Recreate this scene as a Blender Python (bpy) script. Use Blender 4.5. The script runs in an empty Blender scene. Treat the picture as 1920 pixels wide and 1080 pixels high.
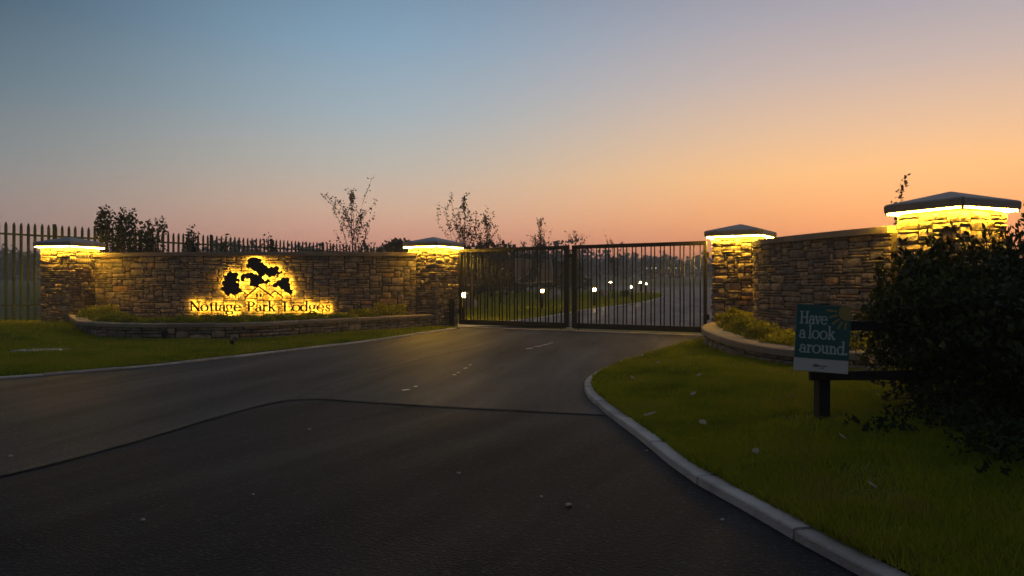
import bpy, bmesh, math, random
import numpy as np
from mathutils import Vector, Matrix
from mathutils.geometry import delaunay_2d_cdt

random.seed(7)
rng = np.random.default_rng(7)
R = math.radians
sc = bpy.context.scene
COL = sc.collection

# ------------------------------------------------------------------ camera
cam_d = bpy.data.cameras.new('camera')
cam = bpy.data.objects.new('camera', cam_d)
COL.objects.link(cam)
cam.location = (0, 0, 1.1)
cam.rotation_euler = (R(90), 0, 0)
cam_d.lens = 26.0
cam_d.sensor_width = 36.0
cam_d.shift_y = -0.0016
cam_d.clip_end = 5000
sc.camera = cam

# ------------------------------------------------------------------ exposure
sc.view_settings.view_transform = 'Standard'
sc.view_settings.look = 'None'
sc.view_settings.exposure = 0.0
sc.view_settings.gamma = 1.0
sc.view_settings.use_curve_mapping = False
sc.render.engine = 'CYCLES'
sc.cycles.use_denoising = True
sc.cycles.max_bounces = 5
sc.cycles.diffuse_bounces = 3
sc.cycles.glossy_bounces = 3
sc.cycles.volume_bounces = 1
sc.cycles.sample_clamp_indirect = 4.0
sc.cycles.caustics_reflective = False
sc.cycles.caustics_refractive = False

# ------------------------------------------------------------------ twilight sky
SUN_AZ = 31.0        # degrees clockwise from +Y: where the sun has just gone down
world = bpy.data.worlds.new('World')
sc.world = world
world.use_nodes = True
wt = world.node_tree
wt.nodes.clear()
def wn(t, **k):
    n = wt.nodes.new(t)
    for a, b in k.items():
        setattr(n, a, b)
    return n
def wmath(op, a, b=None, clamp=False):
    n = wn('ShaderNodeMath', operation=op, use_clamp=clamp)
    for i, v in enumerate((a, b)):
        if v is None:
            continue
        if isinstance(v, (int, float)):
            n.inputs[i].default_value = v
        else:
            wt.links.new(v, n.inputs[i])
    return n.outputs[0]
tc = wn('ShaderNodeTexCoord')
sep = wn('ShaderNodeSeparateXYZ')
wt.links.new(tc.outputs['Generated'], sep.inputs[0])
DX, DY, DZ = sep.outputs
zc = wmath('MAXIMUM', DZ, 0.0)
elev = wmath('DIVIDE', wmath('ARCSINE', wmath('MINIMUM', zc, 1.0)), math.pi / 2)   # 0 horizon .. 1 zenith
az = wmath('ARCTAN2', DX, DY)
daz = wmath('ABSOLUTE', wmath('SUBTRACT', az, R(SUN_AZ)))
# wrap to 0..pi then normalise
daz = wmath('MINIMUM', daz, wmath('SUBTRACT', 2 * math.pi, daz))
dazn = wmath('DIVIDE', daz, math.pi)
def srgb(r, g, b):
    def f(c):
        c /= 255.0
        return c / 12.92 if c <= 0.04045 else ((c + 0.055) / 1.055) ** 2.4
    return (f(r), f(g), f(b), 1.0)
def ramp(fac, stops):
    n = wn('ShaderNodeValToRGB')
    n.color_ramp.interpolation = 'B_SPLINE' if False else 'EASE'
    n.color_ramp.interpolation = 'LINEAR'
    el = n.color_ramp.elements
    while len(el) < len(stops):
        el.new(0.5)
    for e, (p, c) in zip(el, stops):
        e.position = p
        e.color = c
    wt.links.new(fac, n.inputs[0])
    return n.outputs[0]
D = 1 / 90.0
SKY_SUNSET = [(0.0, srgb(272, 150, 118)), (2.5 * D, srgb(270, 158, 112)), (5 * D, srgb(266, 178, 114)), (8 * D, srgb(256, 194, 128)),
              (11 * D, srgb(226, 186, 150)), (15 * D, srgb(190, 172, 166)), (19 * D, srgb(160, 156, 166)), (24 * D, srgb(124, 130, 150)),
              (40 * D, srgb(118, 126, 142)), (1.0, srgb(116, 122, 134))]
SKY_SIDE = [(0.0, srgb(258, 156, 138)), (3 * D, srgb(252, 170, 146)), (6 * D, srgb(224, 184, 160)), (9 * D, srgb(190, 182, 172)),
            (13 * D, srgb(156, 172, 182)), (18 * D, srgb(124, 156, 180)), (24 * D, srgb(92, 124, 152)),
            (40 * D, srgb(102, 118, 138)), (1.0, srgb(116, 122, 134))]
SKY_FAR = [(0.0, srgb(164, 138, 132)), (4 * D, srgb(160, 140, 136)), (8 * D, srgb(122, 130, 136)), (13 * D, srgb(80, 104, 120)),
           (18 * D, srgb(46, 74, 96)), (24 * D, srgb(28, 50, 72)), (40 * D, srgb(66, 82, 104)), (1.0, srgb(116, 122, 134))]
SKY_BACK = [(0.0, srgb(78, 78, 86)), (10 * D, srgb(72, 76, 88)), (30 * D, srgb(66, 76, 94)), (1.0, srgb(116, 122, 134))]
def smooth(v, a, b):
    n = wn('ShaderNodeMapRange', interpolation_type='SMOOTHSTEP')
    n.inputs['From Min'].default_value = a
    n.inputs['From Max'].default_value = b
    wt.links.new(v, n.inputs['Value'])
    return n.outputs[0]
def wmix(f, a, b, mode='MIX'):
    n = wn('ShaderNodeMix', data_type='RGBA', blend_type=mode)
    if isinstance(f, (int, float)):
        n.inputs['Factor'].default_value = f
    else:
        wt.links.new(f, n.inputs['Factor'])
    wt.links.new(a, n.inputs[6])
    if isinstance(b, tuple):
        n.inputs[7].default_value = b
    else:
        wt.links.new(b, n.inputs[7])
    return n.outputs[2]
c = wmix(smooth(dazn, 8 / 180, 44 / 180), ramp(elev, SKY_SUNSET), ramp(elev, SKY_SIDE))
c = wmix(smooth(dazn, 38 / 180, 74 / 180), c, ramp(elev, SKY_FAR))
c = wmix(smooth(dazn, 76 / 180, 150 / 180), c, ramp(elev, SKY_BACK))
nish = wn('ShaderNodeTexSky', sky_type='NISHITA')
nish.sun_disc = False
nish.sun_elevation = R(0.5)
nish.sun_rotation = R(SUN_AZ)
bg1 = wn('ShaderNodeBackground')
wt.links.new(c, bg1.inputs[0])
bg1.inputs[1].default_value = 1.12
bg2 = wn('ShaderNodeBackground')
wt.links.new(nish.outputs[0], bg2.inputs[0])
bg2.inputs[1].default_value = 0.05
addn = wn('ShaderNodeAddShader')
wt.links.new(bg1.outputs[0], addn.inputs[0])
wt.links.new(bg2.outputs[0], addn.inputs[1])
wo = wn('ShaderNodeOutputWorld')
wt.links.new(addn.outputs[0], wo.inputs[0])

sun_d = bpy.data.lights.new('sun', 'SUN')
sun = bpy.data.objects.new('sun', sun_d)
COL.objects.link(sun)
sun_d.energy = 0.10
sun_d.angle = R(15)
sun_d.color = (1.0, 0.62, 0.4)
sun_dir = Vector((math.sin(R(SUN_AZ)) * math.cos(R(2)), math.cos(R(SUN_AZ)) * math.cos(R(2)), math.sin(R(2))))
sun.rotation_euler = (-sun_dir).to_track_quat('-Z', 'Y').to_euler()

# ------------------------------------------------------------------ helpers
def tag(o, label, cat=None, group=None, kind=None):
    o['label'] = label
    if cat: o['category'] = cat
    if group: o['group'] = group
    if kind: o['kind'] = kind
    return o
def empty(name, loc=(0, 0, 0), rz=0.0):
    o = bpy.data.objects.new(name, None)
    o.empty_display_size = 0.2
    COL.objects.link(o)
    o.location = loc
    o.rotation_euler = (0, 0, rz)
    return o
def mk(name, V, F, mat, parent=None, smoothf=False):
    me = bpy.data.meshes.new(name)
    me.from_pydata(V, [], F)
    me.update()
    return link(name, me, mat, parent, smoothf)
def link(name, me, mat, parent=None, smoothf=False):
    for m in (mat if isinstance(mat, (list, tuple)) else [mat]):
        if m is not None and m.name not in [x.name for x in me.materials if x]:
            me.materials.append(m)
    if smoothf:
        me.polygons.foreach_set('use_smooth', np.ones(len(me.polygons), dtype=bool))
    o = bpy.data.objects.new(name, me)
    COL.objects.link(o)
    if parent is not None:
        o.parent = parent
    return o
def copy_tree(o, parent=None):
    c_ = o.copy()
    COL.objects.link(c_)
    c_.parent = parent
    for ch in list(o.children):
        copy_tree(ch, c_)
    return c_
class MB:
    def __init__(s):
        s.V = []; s.F = []
    def add(s, V, F):
        b = len(s.V)
        s.V += [tuple(v) for v in V]
        s.F += [tuple(i + b for i in f) for f in F]
        return s
    def box(s, c, d, rz=0.0):
        cx, cy, cz = c; hx, hy, hz = d[0] / 2, d[1] / 2, d[2] / 2
        cr, sr = math.cos(rz), math.sin(rz)
        V = []
        for z in (-hz, hz):
            for x, y in ((-hx, -hy), (hx, -hy), (hx, hy), (-hx, hy)):
                V.append((cx + x * cr - y * sr, cy + x * sr + y * cr, cz + z))
        return s.add(V, [(3, 2, 1, 0), (4, 5, 6, 7), (0, 1, 5, 4), (1, 2, 6, 5), (2, 3, 7, 6), (3, 0, 4, 7)])
    def bbox(s, c, d, b=0.01, rz=0.0):
        """box with chamfered vertical edges and top edge"""
        cx, cy, cz = c; hx, hy, hz = d[0] / 2, d[1] / 2, d[2] / 2
        cr, sr = math.cos(rz), math.sin(rz)
        def ring(ix, z):
            pts = [(-hx + ix, -hy + ix + b), (-hx + ix + b, -hy + ix), (hx - ix - b, -hy + ix), (hx - ix, -hy + ix + b),
                   (hx - ix, hy - ix - b), (hx - ix - b, hy - ix), (-hx + ix + b, hy - ix), (-hx + ix, hy - ix - b)]
            return [(cx + x * cr - y * sr, cy + x * sr + y * cr, cz + z) for x, y in pts]
        V = ring(b, -hz) + ring(0, -hz + b) + ring(0, hz - b) + ring(b, hz)
        F = [tuple(reversed(range(8))), tuple(range(24, 32))]
        for k in range(3):
            for i in range(8):
                j = (i + 1) % 8
                F.append((k * 8 + i, k * 8 + j, k * 8 + 8 + j, k * 8 + 8 + i))
        return s.add(V, F)
    def tube(s, p, q, r0, r1=None, n=6, cap=True):
        if r1 is None: r1 = r0
        p = Vector(p); q = Vector(q)
        d = (q - p)
        if d.length < 1e-6: return s
        d.normalize()
        a = d.orthogonal().normalized()
        b = d.cross(a)
        V = []
        for c_, r in ((p, r0), (q, r1)):
            for i in range(n):
                t = 2 * math.pi * i / n
                V.append(c_ + a * (r * math.cos(t)) + b * (r * math.sin(t)))
        F = [(i, (i + 1) % n, n + (i + 1) % n, n + i) for i in range(n)]
        if cap:
            F += [tuple(reversed(range(n))), tuple(range(n, 2 * n))]
        return s.add(V, F)
    def build(s, name, mat, parent=None, smoothf=False):
        return mk(name, s.V, s.F, mat, parent, smoothf)

# ------------------------------------------------------------------ materials
def new_mat(name):
    m = bpy.data.materials.new(name)
    m.use_nodes = True
    nt = m.node_tree
    b = nt.nodes['Principled BSDF']
    return m, nt, b
def mat(name, c1, c2=None, scale=5.0, rough=0.8, bump=0.0, bscale=None, metal=0.0, spec=0.5, detail=4.0, per_obj=0.0, c3=None, coord='Object'):
    m, nt, b = new_mat(name)
    b.inputs['Roughness'].default_value = rough
    b.inputs['Metallic'].default_value = metal
    b.inputs['Specular IOR Level'].default_value = spec
    c2 = c2 or c1
    tcn = nt.nodes.new('ShaderNodeTexCoord')
    no = nt.nodes.new('ShaderNodeTexNoise')
    no.inputs['Scale'].default_value = scale
    no.inputs['Detail'].default_value = detail
    nt.links.new(tcn.outputs[coord], no.inputs['Vector'])
    cr = nt.nodes.new('ShaderNodeValToRGB')
    el = cr.color_ramp.elements
    el[0].position = 0.3; el[0].color = (*c1, 1)
    el[1].position = 0.7; el[1].color = (*c2, 1)
    if c3:
        e = el.new(0.5); e.color = (*c3, 1)
    if per_obj > 0:
        oi = nt.nodes.new('ShaderNodeObjectInfo')
        mm = nt.nodes.new('ShaderNodeMath'); mm.operation = 'MULTIPLY_ADD'
        nt.links.new(oi.outputs['Random'], mm.inputs[0])
        mm.inputs[1].default_value = per_obj
        ms = nt.nodes.new('ShaderNodeMath'); ms.operation = 'SUBTRACT'
        nt.links.new(no.outputs['Fac'], ms.inputs[0]); ms.inputs[1].default_value = per_obj / 2
        nt.links.new(ms.outputs[0], mm.inputs[2])
        nt.links.new(mm.outputs[0], cr.inputs[0])
    else:
        nt.links.new(no.outputs['Fac'], cr.inputs[0])
    nt.links.new(cr.outputs[0], b.inputs['Base Color'])
    if bump > 0:
        n2 = nt.nodes.new('ShaderNodeTexNoise')
        n2.inputs['Scale'].default_value = bscale or scale * 4
        n2.inputs['Detail'].default_value = 5
        nt.links.new(tcn.outputs[coord], n2.inputs['Vector'])
        bp = nt.nodes.new('ShaderNodeBump')
        bp.inputs['Strength'].default_value = bump
        bp.inputs['Distance'].default_value = 0.02
        nt.links.new(n2.outputs['Fac'], bp.inputs['Height'])
        nt.links.new(bp.outputs[0], b.inputs['Normal'])
    return m
def emit(name, col, strength):
    m, nt, b = new_mat(name)
    b.inputs['Base Color'].default_value = (0.8, 0.8, 0.8, 1)
    b.inputs['Emission Color'].default_value = (*col, 1)
    b.inputs['Emission Strength'].default_value = strength
    return m

def stone_mat():
    m, nt, b = new_mat('rubble_stone')
    tcn = nt.nodes.new('ShaderNodeTexCoord')
    oi = nt.nodes.new('ShaderNodeObjectInfo')
    ge = nt.nodes.new('ShaderNodeNewGeometry')
    ad = nt.nodes.new('ShaderNodeMath'); ad.operation = 'ADD'
    nt.links.new(oi.outputs['Random'], ad.inputs[0]); nt.links.new(ge.outputs['Random Per Island'], ad.inputs[1])
    fr = nt.nodes.new('ShaderNodeMath'); fr.operation = 'FRACT'
    nt.links.new(ad.outputs[0], fr.inputs[0])
    cr = nt.nodes.new('ShaderNodeValToRGB')
    cols = [(0, (.20, .16, .125)), (.2, (.26, .215, .165)), (.4, (.165, .15, .135)), (.6, (.31, .245, .175)), (.8, (.22, .18, .15)), (.94, (.34, .22, .12))]
    el = cr.color_ramp.elements
    while len(el) < len(cols): el.new(.5)
    for e, (p, cc) in zip(el, cols):
        e.position = p; e.color = (*cc, 1)
    cr.color_ramp.interpolation = 'CONSTANT'
    nt.links.new(fr.outputs[0], cr.inputs[0])
    no = nt.nodes.new('ShaderNodeTexNoise'); no.inputs['Scale'].default_value = 9; no.inputs['Detail'].default_value = 6
    nt.links.new(ge.outputs['Position'], no.inputs['Vector'])
    mr = nt.nodes.new('ShaderNodeMapRange')
    mr.inputs['From Min'].default_value = .3; mr.inputs['From Max'].default_value = .7
    mr.inputs['To Min'].default_value = .55; mr.inputs['To Max'].default_value = 1.25
    nt.links.new(no.outputs['Fac'], mr.inputs['Value'])
    mx = nt.nodes.new('ShaderNodeMix'); mx.data_type = 'RGBA'; mx.blend_type = 'MULTIPLY'; mx.inputs['Factor'].default_value = 1
    nt.links.new(cr.outputs[0], mx.inputs[6]); nt.links.new(mr.outputs[0], mx.inputs[7])
    nt.links.new(mx.outputs[2], b.inputs['Base Color'])
    b.inputs['Roughness'].default_value = .85
    b.inputs['Specular IOR Level'].default_value = .25
    n2 = nt.nodes.new('ShaderNodeTexNoise'); n2.inputs['Scale'].default_value = 38; n2.inputs['Detail'].default_value = 5
    nt.links.new(ge.outputs['Position'], n2.inputs['Vector'])
    bp = nt.nodes.new('ShaderNodeBump'); bp.inputs['Strength'].default_value = .6; bp.inputs['Distance'].default_value = .02
    nt.links.new(n2.outputs['Fac'], bp.inputs['Height']); nt.links.new(bp.outputs[0], b.inputs['Normal'])
    return m

def asphalt(name, c1, c2, rough, spec, streak=80.0):
    """tarmac: blotches, long tyre-polished streaks, pale chippings"""
    m, nt, b = new_mat(name)
    ge = nt.nodes.new('ShaderNodeNewGeometry')
    def nz(scale, det, vec=None, rgh=.55):
        n = nt.nodes.new('ShaderNodeTexNoise'); n.inputs['Scale'].default_value = scale; n.inputs['Detail'].default_value = det; n.inputs['Roughness'].default_value = rgh
        nt.links.new(vec or ge.outputs['Position'], n.inputs['Vector']); return n.outputs['Fac']
    def ma(a, k, c_):
        n = nt.nodes.new('ShaderNodeMath'); n.operation = 'MULTIPLY_ADD'
        nt.links.new(a, n.inputs[0]); n.inputs[1].default_value = k
        if isinstance(c_, float): n.inputs[2].default_value = c_
        else: nt.links.new(c_, n.inputs[2])
        return n.outputs[0]
    m0 = nt.nodes.new('ShaderNodeMapping'); m0.inputs['Rotation'].default_value = (0, 0, R(-streak))
    nt.links.new(ge.outputs['Position'], m0.inputs['Vector'])
    mp = nt.nodes.new('ShaderNodeMapping'); mp.inputs['Scale'].default_value = (.12, 1.0, 1)
    nt.links.new(m0.outputs[0], mp.inputs['Vector'])
    big = nz(.45, 6, None, .62)
    st = nz(1.6, 4, mp.outputs[0])
    fine = nz(70, 3, None, .7)
    v = ma(big, 1.2, -.70)
    v = ma(st, .6, v)
    v = ma(fine, .6, v)
    cr = nt.nodes.new('ShaderNodeValToRGB')
    el = cr.color_ramp.elements
    el[0].position = .2; el[0].color = (*[x * .75 for x in c1], 1)
    el[1].position = .8; el[1].color = (*[x * 1.25 for x in c2], 1)
    nt.links.new(v, cr.inputs[0])
    vo = nt.nodes.new('ShaderNodeTexVoronoi'); vo.inputs['Scale'].default_value = 75
    nt.links.new(ge.outputs['Position'], vo.inputs['Vector'])
    sp_ = nt.nodes.new('ShaderNodeSeparateColor'); nt.links.new(vo.outputs['Color'], sp_.inputs[0])
    gt = nt.nodes.new('ShaderNodeMath'); gt.operation = 'GREATER_THAN'; gt.inputs[1].default_value = .93
    nt.links.new(sp_.outputs[0], gt.inputs[0])
    mx = nt.nodes.new('ShaderNodeMix'); mx.data_type = 'RGBA'
    nt.links.new(gt.outputs[0], mx.inputs['Factor']); nt.links.new(cr.outputs[0], mx.inputs[6]); mx.inputs[7].default_value = (*[x * 2.6 for x in c2], 1)
    nt.links.new(mx.outputs[2], b.inputs['Base Color'])
    rr = nt.nodes.new('ShaderNodeMapRange')
    rr.inputs['From Min'].default_value = .3; rr.inputs['From Max'].default_value = .7
    rr.inputs['To Min'].default_value = rough + .10; rr.inputs['To Max'].default_value = rough - .12
    nt.links.new(st, rr.inputs['Value']); nt.links.new(rr.outputs[0], b.inputs['Roughness'])
    b.inputs['Specular IOR Level'].default_value = spec
    bp = nt.nodes.new('ShaderNodeBump'); bp.inputs['Strength'].default_value = .6; bp.inputs['Distance'].default_value = .008
    nt.links.new(vo.outputs['Distance'], bp.inputs['Height']); nt.links.new(bp.outputs[0], b.inputs['Normal'])
    return m

def leaf_mat(name, c1, c2, rough=.6, trans=.25, spec=.25):
    m, nt, b = new_mat(name)
    ge = nt.nodes.new('ShaderNodeNewGeometry')
    no = nt.nodes.new('ShaderNodeTexNoise'); no.inputs['Scale'].default_value = 1.6; no.inputs['Detail'].default_value = 3
    nt.links.new(ge.outputs['Position'], no.inputs['Vector'])
    ad = nt.nodes.new('ShaderNodeMath'); ad.operation = 'MULTIPLY_ADD'
    nt.links.new(ge.outputs['Random Per Island'], ad.inputs[0]); ad.inputs[1].default_value = .6
    sb = nt.nodes.new('ShaderNodeMath'); sb.operation = 'SUBTRACT'
    nt.links.new(no.outputs['Fac'], sb.inputs[0]); sb.inputs[1].default_value = .3
    nt.links.new(sb.outputs[0], ad.inputs[2])
    cr = nt.nodes.new('ShaderNodeValToRGB')
    cr.color_ramp.elements[0].position = .2; cr.color_ramp.elements[0].color = (*c1, 1)
    cr.color_ramp.elements[1].position = .8; cr.color_ramp.elements[1].color = (*c2, 1)
    nt.links.new(ad.outputs[0], cr.inputs[0])
    nt.links.new(cr.outputs[0], b.inputs['Base Color'])
    b.inputs['Roughness'].default_value = rough
    b.inputs['Specular IOR Level'].default_value = spec
    if trans > 0:
        tr = nt.nodes.new('ShaderNodeBsdfTranslucent')
        nt.links.new(cr.outputs[0], tr.inputs[0])
        ms = nt.nodes.new('ShaderNodeMixShader'); ms.inputs[0].default_value = trans
        nt.links.new(b.outputs[0], ms.inputs[1]); nt.links.new(tr.outputs[0], ms.inputs[2])
        nt.links.new(ms.outputs[0], nt.nodes['Material Output'].inputs[0])
    return m

M_STONE = stone_mat()
M_MORTAR = mat('mortar', (.055, .048, .04), (.085, .072, .058), 12, .95, .5, 60, spec=.1)
M_COPE = mat('coping_stone', (.19, .15, .115), (.27, .215, .16), 3.5, .8, .25, 60, spec=.25, per_obj=.5)
M_CAP = mat('cap_stone', (.17, .145, .13), (.235, .20, .18), 4, .55, .15, 50, spec=.5)
M_KERB = mat('kerb_concrete', (.30, .265, .24), (.47, .43, .40), 5, .85, .5, 70, spec=.2, per_obj=.5)
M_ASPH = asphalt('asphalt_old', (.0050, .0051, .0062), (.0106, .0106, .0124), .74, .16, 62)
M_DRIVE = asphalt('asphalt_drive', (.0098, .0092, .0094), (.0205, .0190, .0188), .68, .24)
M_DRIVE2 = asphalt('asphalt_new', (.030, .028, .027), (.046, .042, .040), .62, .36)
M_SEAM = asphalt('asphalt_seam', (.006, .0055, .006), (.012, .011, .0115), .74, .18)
M_LINE = mat('white_paint', (.6, .6, .58), (.8, .8, .78), 30, .7)
M_LAWN = mat('lawn_soil', (.08, .06, .022), (.14, .175, .012), 2.2, .95, .5, 40, spec=.1, c3=(.09, .12, .010))
M_FIELD = mat('field_grass', (.075, .085, .036), (.115, .12, .055), .25, .95, .3, 8, spec=.1)
def grass_mat(name, cols, spread=.35, trans=.3):
    m, nt, b = new_mat(name)
    ge = nt.nodes.new('ShaderNodeNewGeometry')
    def nz(scale, det):
        n = nt.nodes.new('ShaderNodeTexNoise'); n.inputs['Scale'].default_value = scale; n.inputs['Detail'].default_value = det
        nt.links.new(ge.outputs['Position'], n.inputs['Vector']); return n.outputs['Fac']
    def ma(a, k, c_):
        n = nt.nodes.new('ShaderNodeMath'); n.operation = 'MULTIPLY_ADD'
        nt.links.new(a, n.inputs[0]); n.inputs[1].default_value = k
        if isinstance(c_, float): n.inputs[2].default_value = c_
        else: nt.links.new(c_, n.inputs[2])
        return n.outputs[0]
    v = ma(nz(.9, 5), 1.5, -.62)
    v = ma(nz(4.5, 4), .7, v)
    v = ma(ge.outputs['Random Per Island'], spread, v)
    cr = nt.nodes.new('ShaderNodeValToRGB'); el = cr.color_ramp.elements
    while len(el) < len(cols): el.new(.5)
    for e, (p, c_) in zip(el, cols):
        e.position = p; e.color = (*c_, 1)
    nt.links.new(v, cr.inputs[0]); nt.links.new(cr.outputs[0], b.inputs['Base Color'])
    b.inputs['Roughness'].default_value = .75; b.inputs['Specular IOR Level'].default_value = .12
    tr = nt.nodes.new('ShaderNodeBsdfTranslucent'); nt.links.new(cr.outputs[0], tr.inputs[0])
    ms = nt.nodes.new('ShaderNodeMixShader'); ms.inputs[0].default_value = trans
    nt.links.new(b.outputs[0], ms.inputs[1]); nt.links.new(tr.outputs[0], ms.inputs[2])
    nt.links.new(ms.outputs[0], nt.nodes['Material Output'].inputs[0])
    return m
GCOL = [(.05, (.065, .092, .005)), (.35, (.150, .185, .006)), (.6, (.225, .255, .008)), (.85, (.29, .29, .014)), (1.0, (.27, .22, .04))]
M_GRASS = grass_mat('grass_blade', GCOL)
M_SOIL = mat('planter_soil', (.03, .02, .012), (.06, .04, .025), 14, .95, .8, 50, spec=.1)
M_BLACK = mat('black_gate_paint', (.008, .008, .008), (.013, .013, .012), 8, .55, .04, 120, spec=.35)
M_LETTER = mat('dark_sign_metal', (.010, .008, .006), (.016, .013, .010), 6, .45, .03, 100, spec=.4)
M_BACKLIT = emit('sign_backlight', (1.0, .52, .035), 54.0)
M_STRIP = emit('led_strip', (1.0, .54, .035), 450.0)
M_LAMP = emit('bollard_lamp', (1.0, .64, .24), 300.0)
M_HALO = emit('halo_glow', (1.0, .5, .09), 5.0)  # amber emission imitating the halo around each bollard lamp
M_FARLAMP = emit('far_lamp_glass', (1.0, .8, .6), 4.0)
M_GALV = mat('pale_metal', (.28, .26, .24), (.4, .38, .35), 9, .5, .05, 60)
M_FENCE = mat('palisade_paint', (.016, .028, .010), (.028, .044, .015), 3, .5, .1, 50, spec=.4, per_obj=.5)
M_WOOD = mat('dark_timber', (.012, .010, .008), (.024, .019, .014), 12, .75, .4, 40, spec=.3)
M_OAK = mat('oak_timber', (.20, .11, .045), (.30, .17, .07), 12, .7, .3, 50)
M_BARK = mat('bark', (.03, .024, .018), (.055, .045, .035), 10, .9, .5, 40, spec=.1)
M_HEDGE = leaf_mat('hedge_leaf', (.012, .020, .003), (.070, .080, .013), .5, .3, .2)
M_WEED = leaf_mat('weed_leaf', (.010, .018, .003), (.026, .040, .008), .7, .2, .12)
M_IVY = leaf_mat('ivy_leaf', (.022, .034, .012), (.045, .062, .020), .55, .25)
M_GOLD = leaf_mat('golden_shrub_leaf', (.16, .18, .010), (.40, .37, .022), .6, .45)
M_SAP = leaf_mat('sapling_leaf', (.03, .028, .018), (.06, .05, .03), .7, .2)
M_TREE = leaf_mat('far_tree_leaf', (.020, .030, .012), (.042, .056, .020), .8, .15)
M_WOODS = leaf_mat('distant_wood_leaf', (.025, .034, .018), (.045, .054, .026), .9, .1)
M_ROCK = mat('pale_boulder', (.20, .17, .14), (.34, .30, .26), 3, .9, .6, 18)
M_TEAL = mat('teal_print', (.010, .085, .080), (.012, .095, .088), 3, .45, 0)
M_WHITE = mat('white_print', (.50, .49, .47), (.56, .55, .53), 3, .5, 0)
M_PALEINK = mat('pale_ink', (.36, .44, .42), (.42, .50, .48), 3, .5, 0)
M_OLIVE = mat('mustard_ink', (.24, .18, .04), (.28, .21, .05), 3, .5, 0)
M_GREYINK = mat('grey_ink', (.10, .11, .13), (.15, .16, .18), 3, .5, 0)
M_HILL = mat('hill_grass', (.03, .04, .02), (.05, .06, .03), .02, .95, 0)
M_PANEL = mat('weathered_panel', (.16, .115, .09), (.24, .17, .135), 1.5, .8, .1, 10)
M_BROWN = mat('dry_leaf', (.25, .20, .13), (.36, .30, .2), 30, .8)

# ------------------------------------------------------------------ terrain
def T(x, y):
    """ground height: level by the gate, rising gently beyond it"""
    y = np.asarray(y, dtype=float)
    w = 5.0
    s = w * np.log1p(np.exp(np.clip((y - 34.0) / w, -40, 60)))
    s2 = 40 * np.log1p(np.exp(np.clip((y - 330.0) / 40, -40, 60)))
    return 0.0200 * (s - s2)
def sheet(name, xs, ys, zf, m):
    X, Y = np.meshgrid(xs, ys)
    Z = zf(X, Y)
    V = np.stack([X.ravel(), Y.ravel(), Z.ravel()], 1)
    nx, ny = len(xs), len(ys)
    F = [(j * nx + i, j * nx + i + 1, (j + 1) * nx + i + 1, (j + 1) * nx + i) for j in range(ny - 1) for i in range(nx - 1)]
    return mk(name, V.tolist(), F, m, None, True)
def geo(a, b, n, p=2.0):
    t = np.linspace(0, 1, n)
    return a + (b - a) * t ** p
ys = np.concatenate([np.linspace(-80, 20, 6)[:-1], np.linspace(20, 120, 50)[:-1], geo(120, 820, 26)])
xs = np.concatenate([-geo(0, 650, 24)[::-1][:-1], geo(0, 650, 24)])
tag(sheet('ground', xs, ys, lambda x, y: T(x, y) - .06, M_FIELD), 'dark grass field running back to the far trees', 'ground', kind='structure')
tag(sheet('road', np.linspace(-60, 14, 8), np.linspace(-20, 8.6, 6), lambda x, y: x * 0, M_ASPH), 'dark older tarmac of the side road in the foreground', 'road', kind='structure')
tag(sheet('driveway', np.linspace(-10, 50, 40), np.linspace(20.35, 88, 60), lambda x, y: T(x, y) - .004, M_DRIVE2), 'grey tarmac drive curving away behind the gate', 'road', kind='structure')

# paths ------------------------------------------------------------------
def crom(pts, step=.25):
    P = [np.array(p, float) for p in pts]
    P = [2 * P[0] - P[1]] + P + [2 * P[-1] - P[-2]]
    out = []
    for i in range(1, len(P) - 2):
        n = max(2, int(np.linalg.norm(P[i + 1] - P[i]) / step))
        for k in range(n):
            t = k / n
            out.append(.5 * ((2 * P[i]) + (-P[i - 1] + P[i + 1]) * t + (2 * P[i - 1] - 5 * P[i] + 4 * P[i + 1] - P[i + 2]) * t * t + (-P[i - 1] + 3 * P[i] - 3 * P[i + 1] + P[i + 2]) * t ** 3))
    out.append(P[-2])
    return np.array(out)
class Path:
    def __init__(s, pts, step=.2, curve=True):
        s.p = crom(pts, step) if curve else np.array(pts, float)
        d = np.linalg.norm(np.diff(s.p, axis=0), axis=1)
        s.s = np.concatenate([[0], np.cumsum(d)])
        s.L = s.s[-1]
    def at(s, t):
        t = np.clip(t, 0, s.L)
        return np.array([np.interp(t, s.s, s.p[:, 0]), np.interp(t, s.s, s.p[:, 1])])
    def frame(s, t, e=.12):
        a, b = s.at(t - e), s.at(t + e)
        d = (b - a) / np.linalg.norm(b - a)
        return s.at(t), d, np.array([d[1], -d[0]])      # point, tangent, right-hand normal
    def offset(s, off, n=None):
        n = n or max(8, int(s.L / .25))
        return np.array([s.frame(t)[0] + off * s.frame(t)[2] for t in np.linspace(0, s.L, n)])

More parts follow.
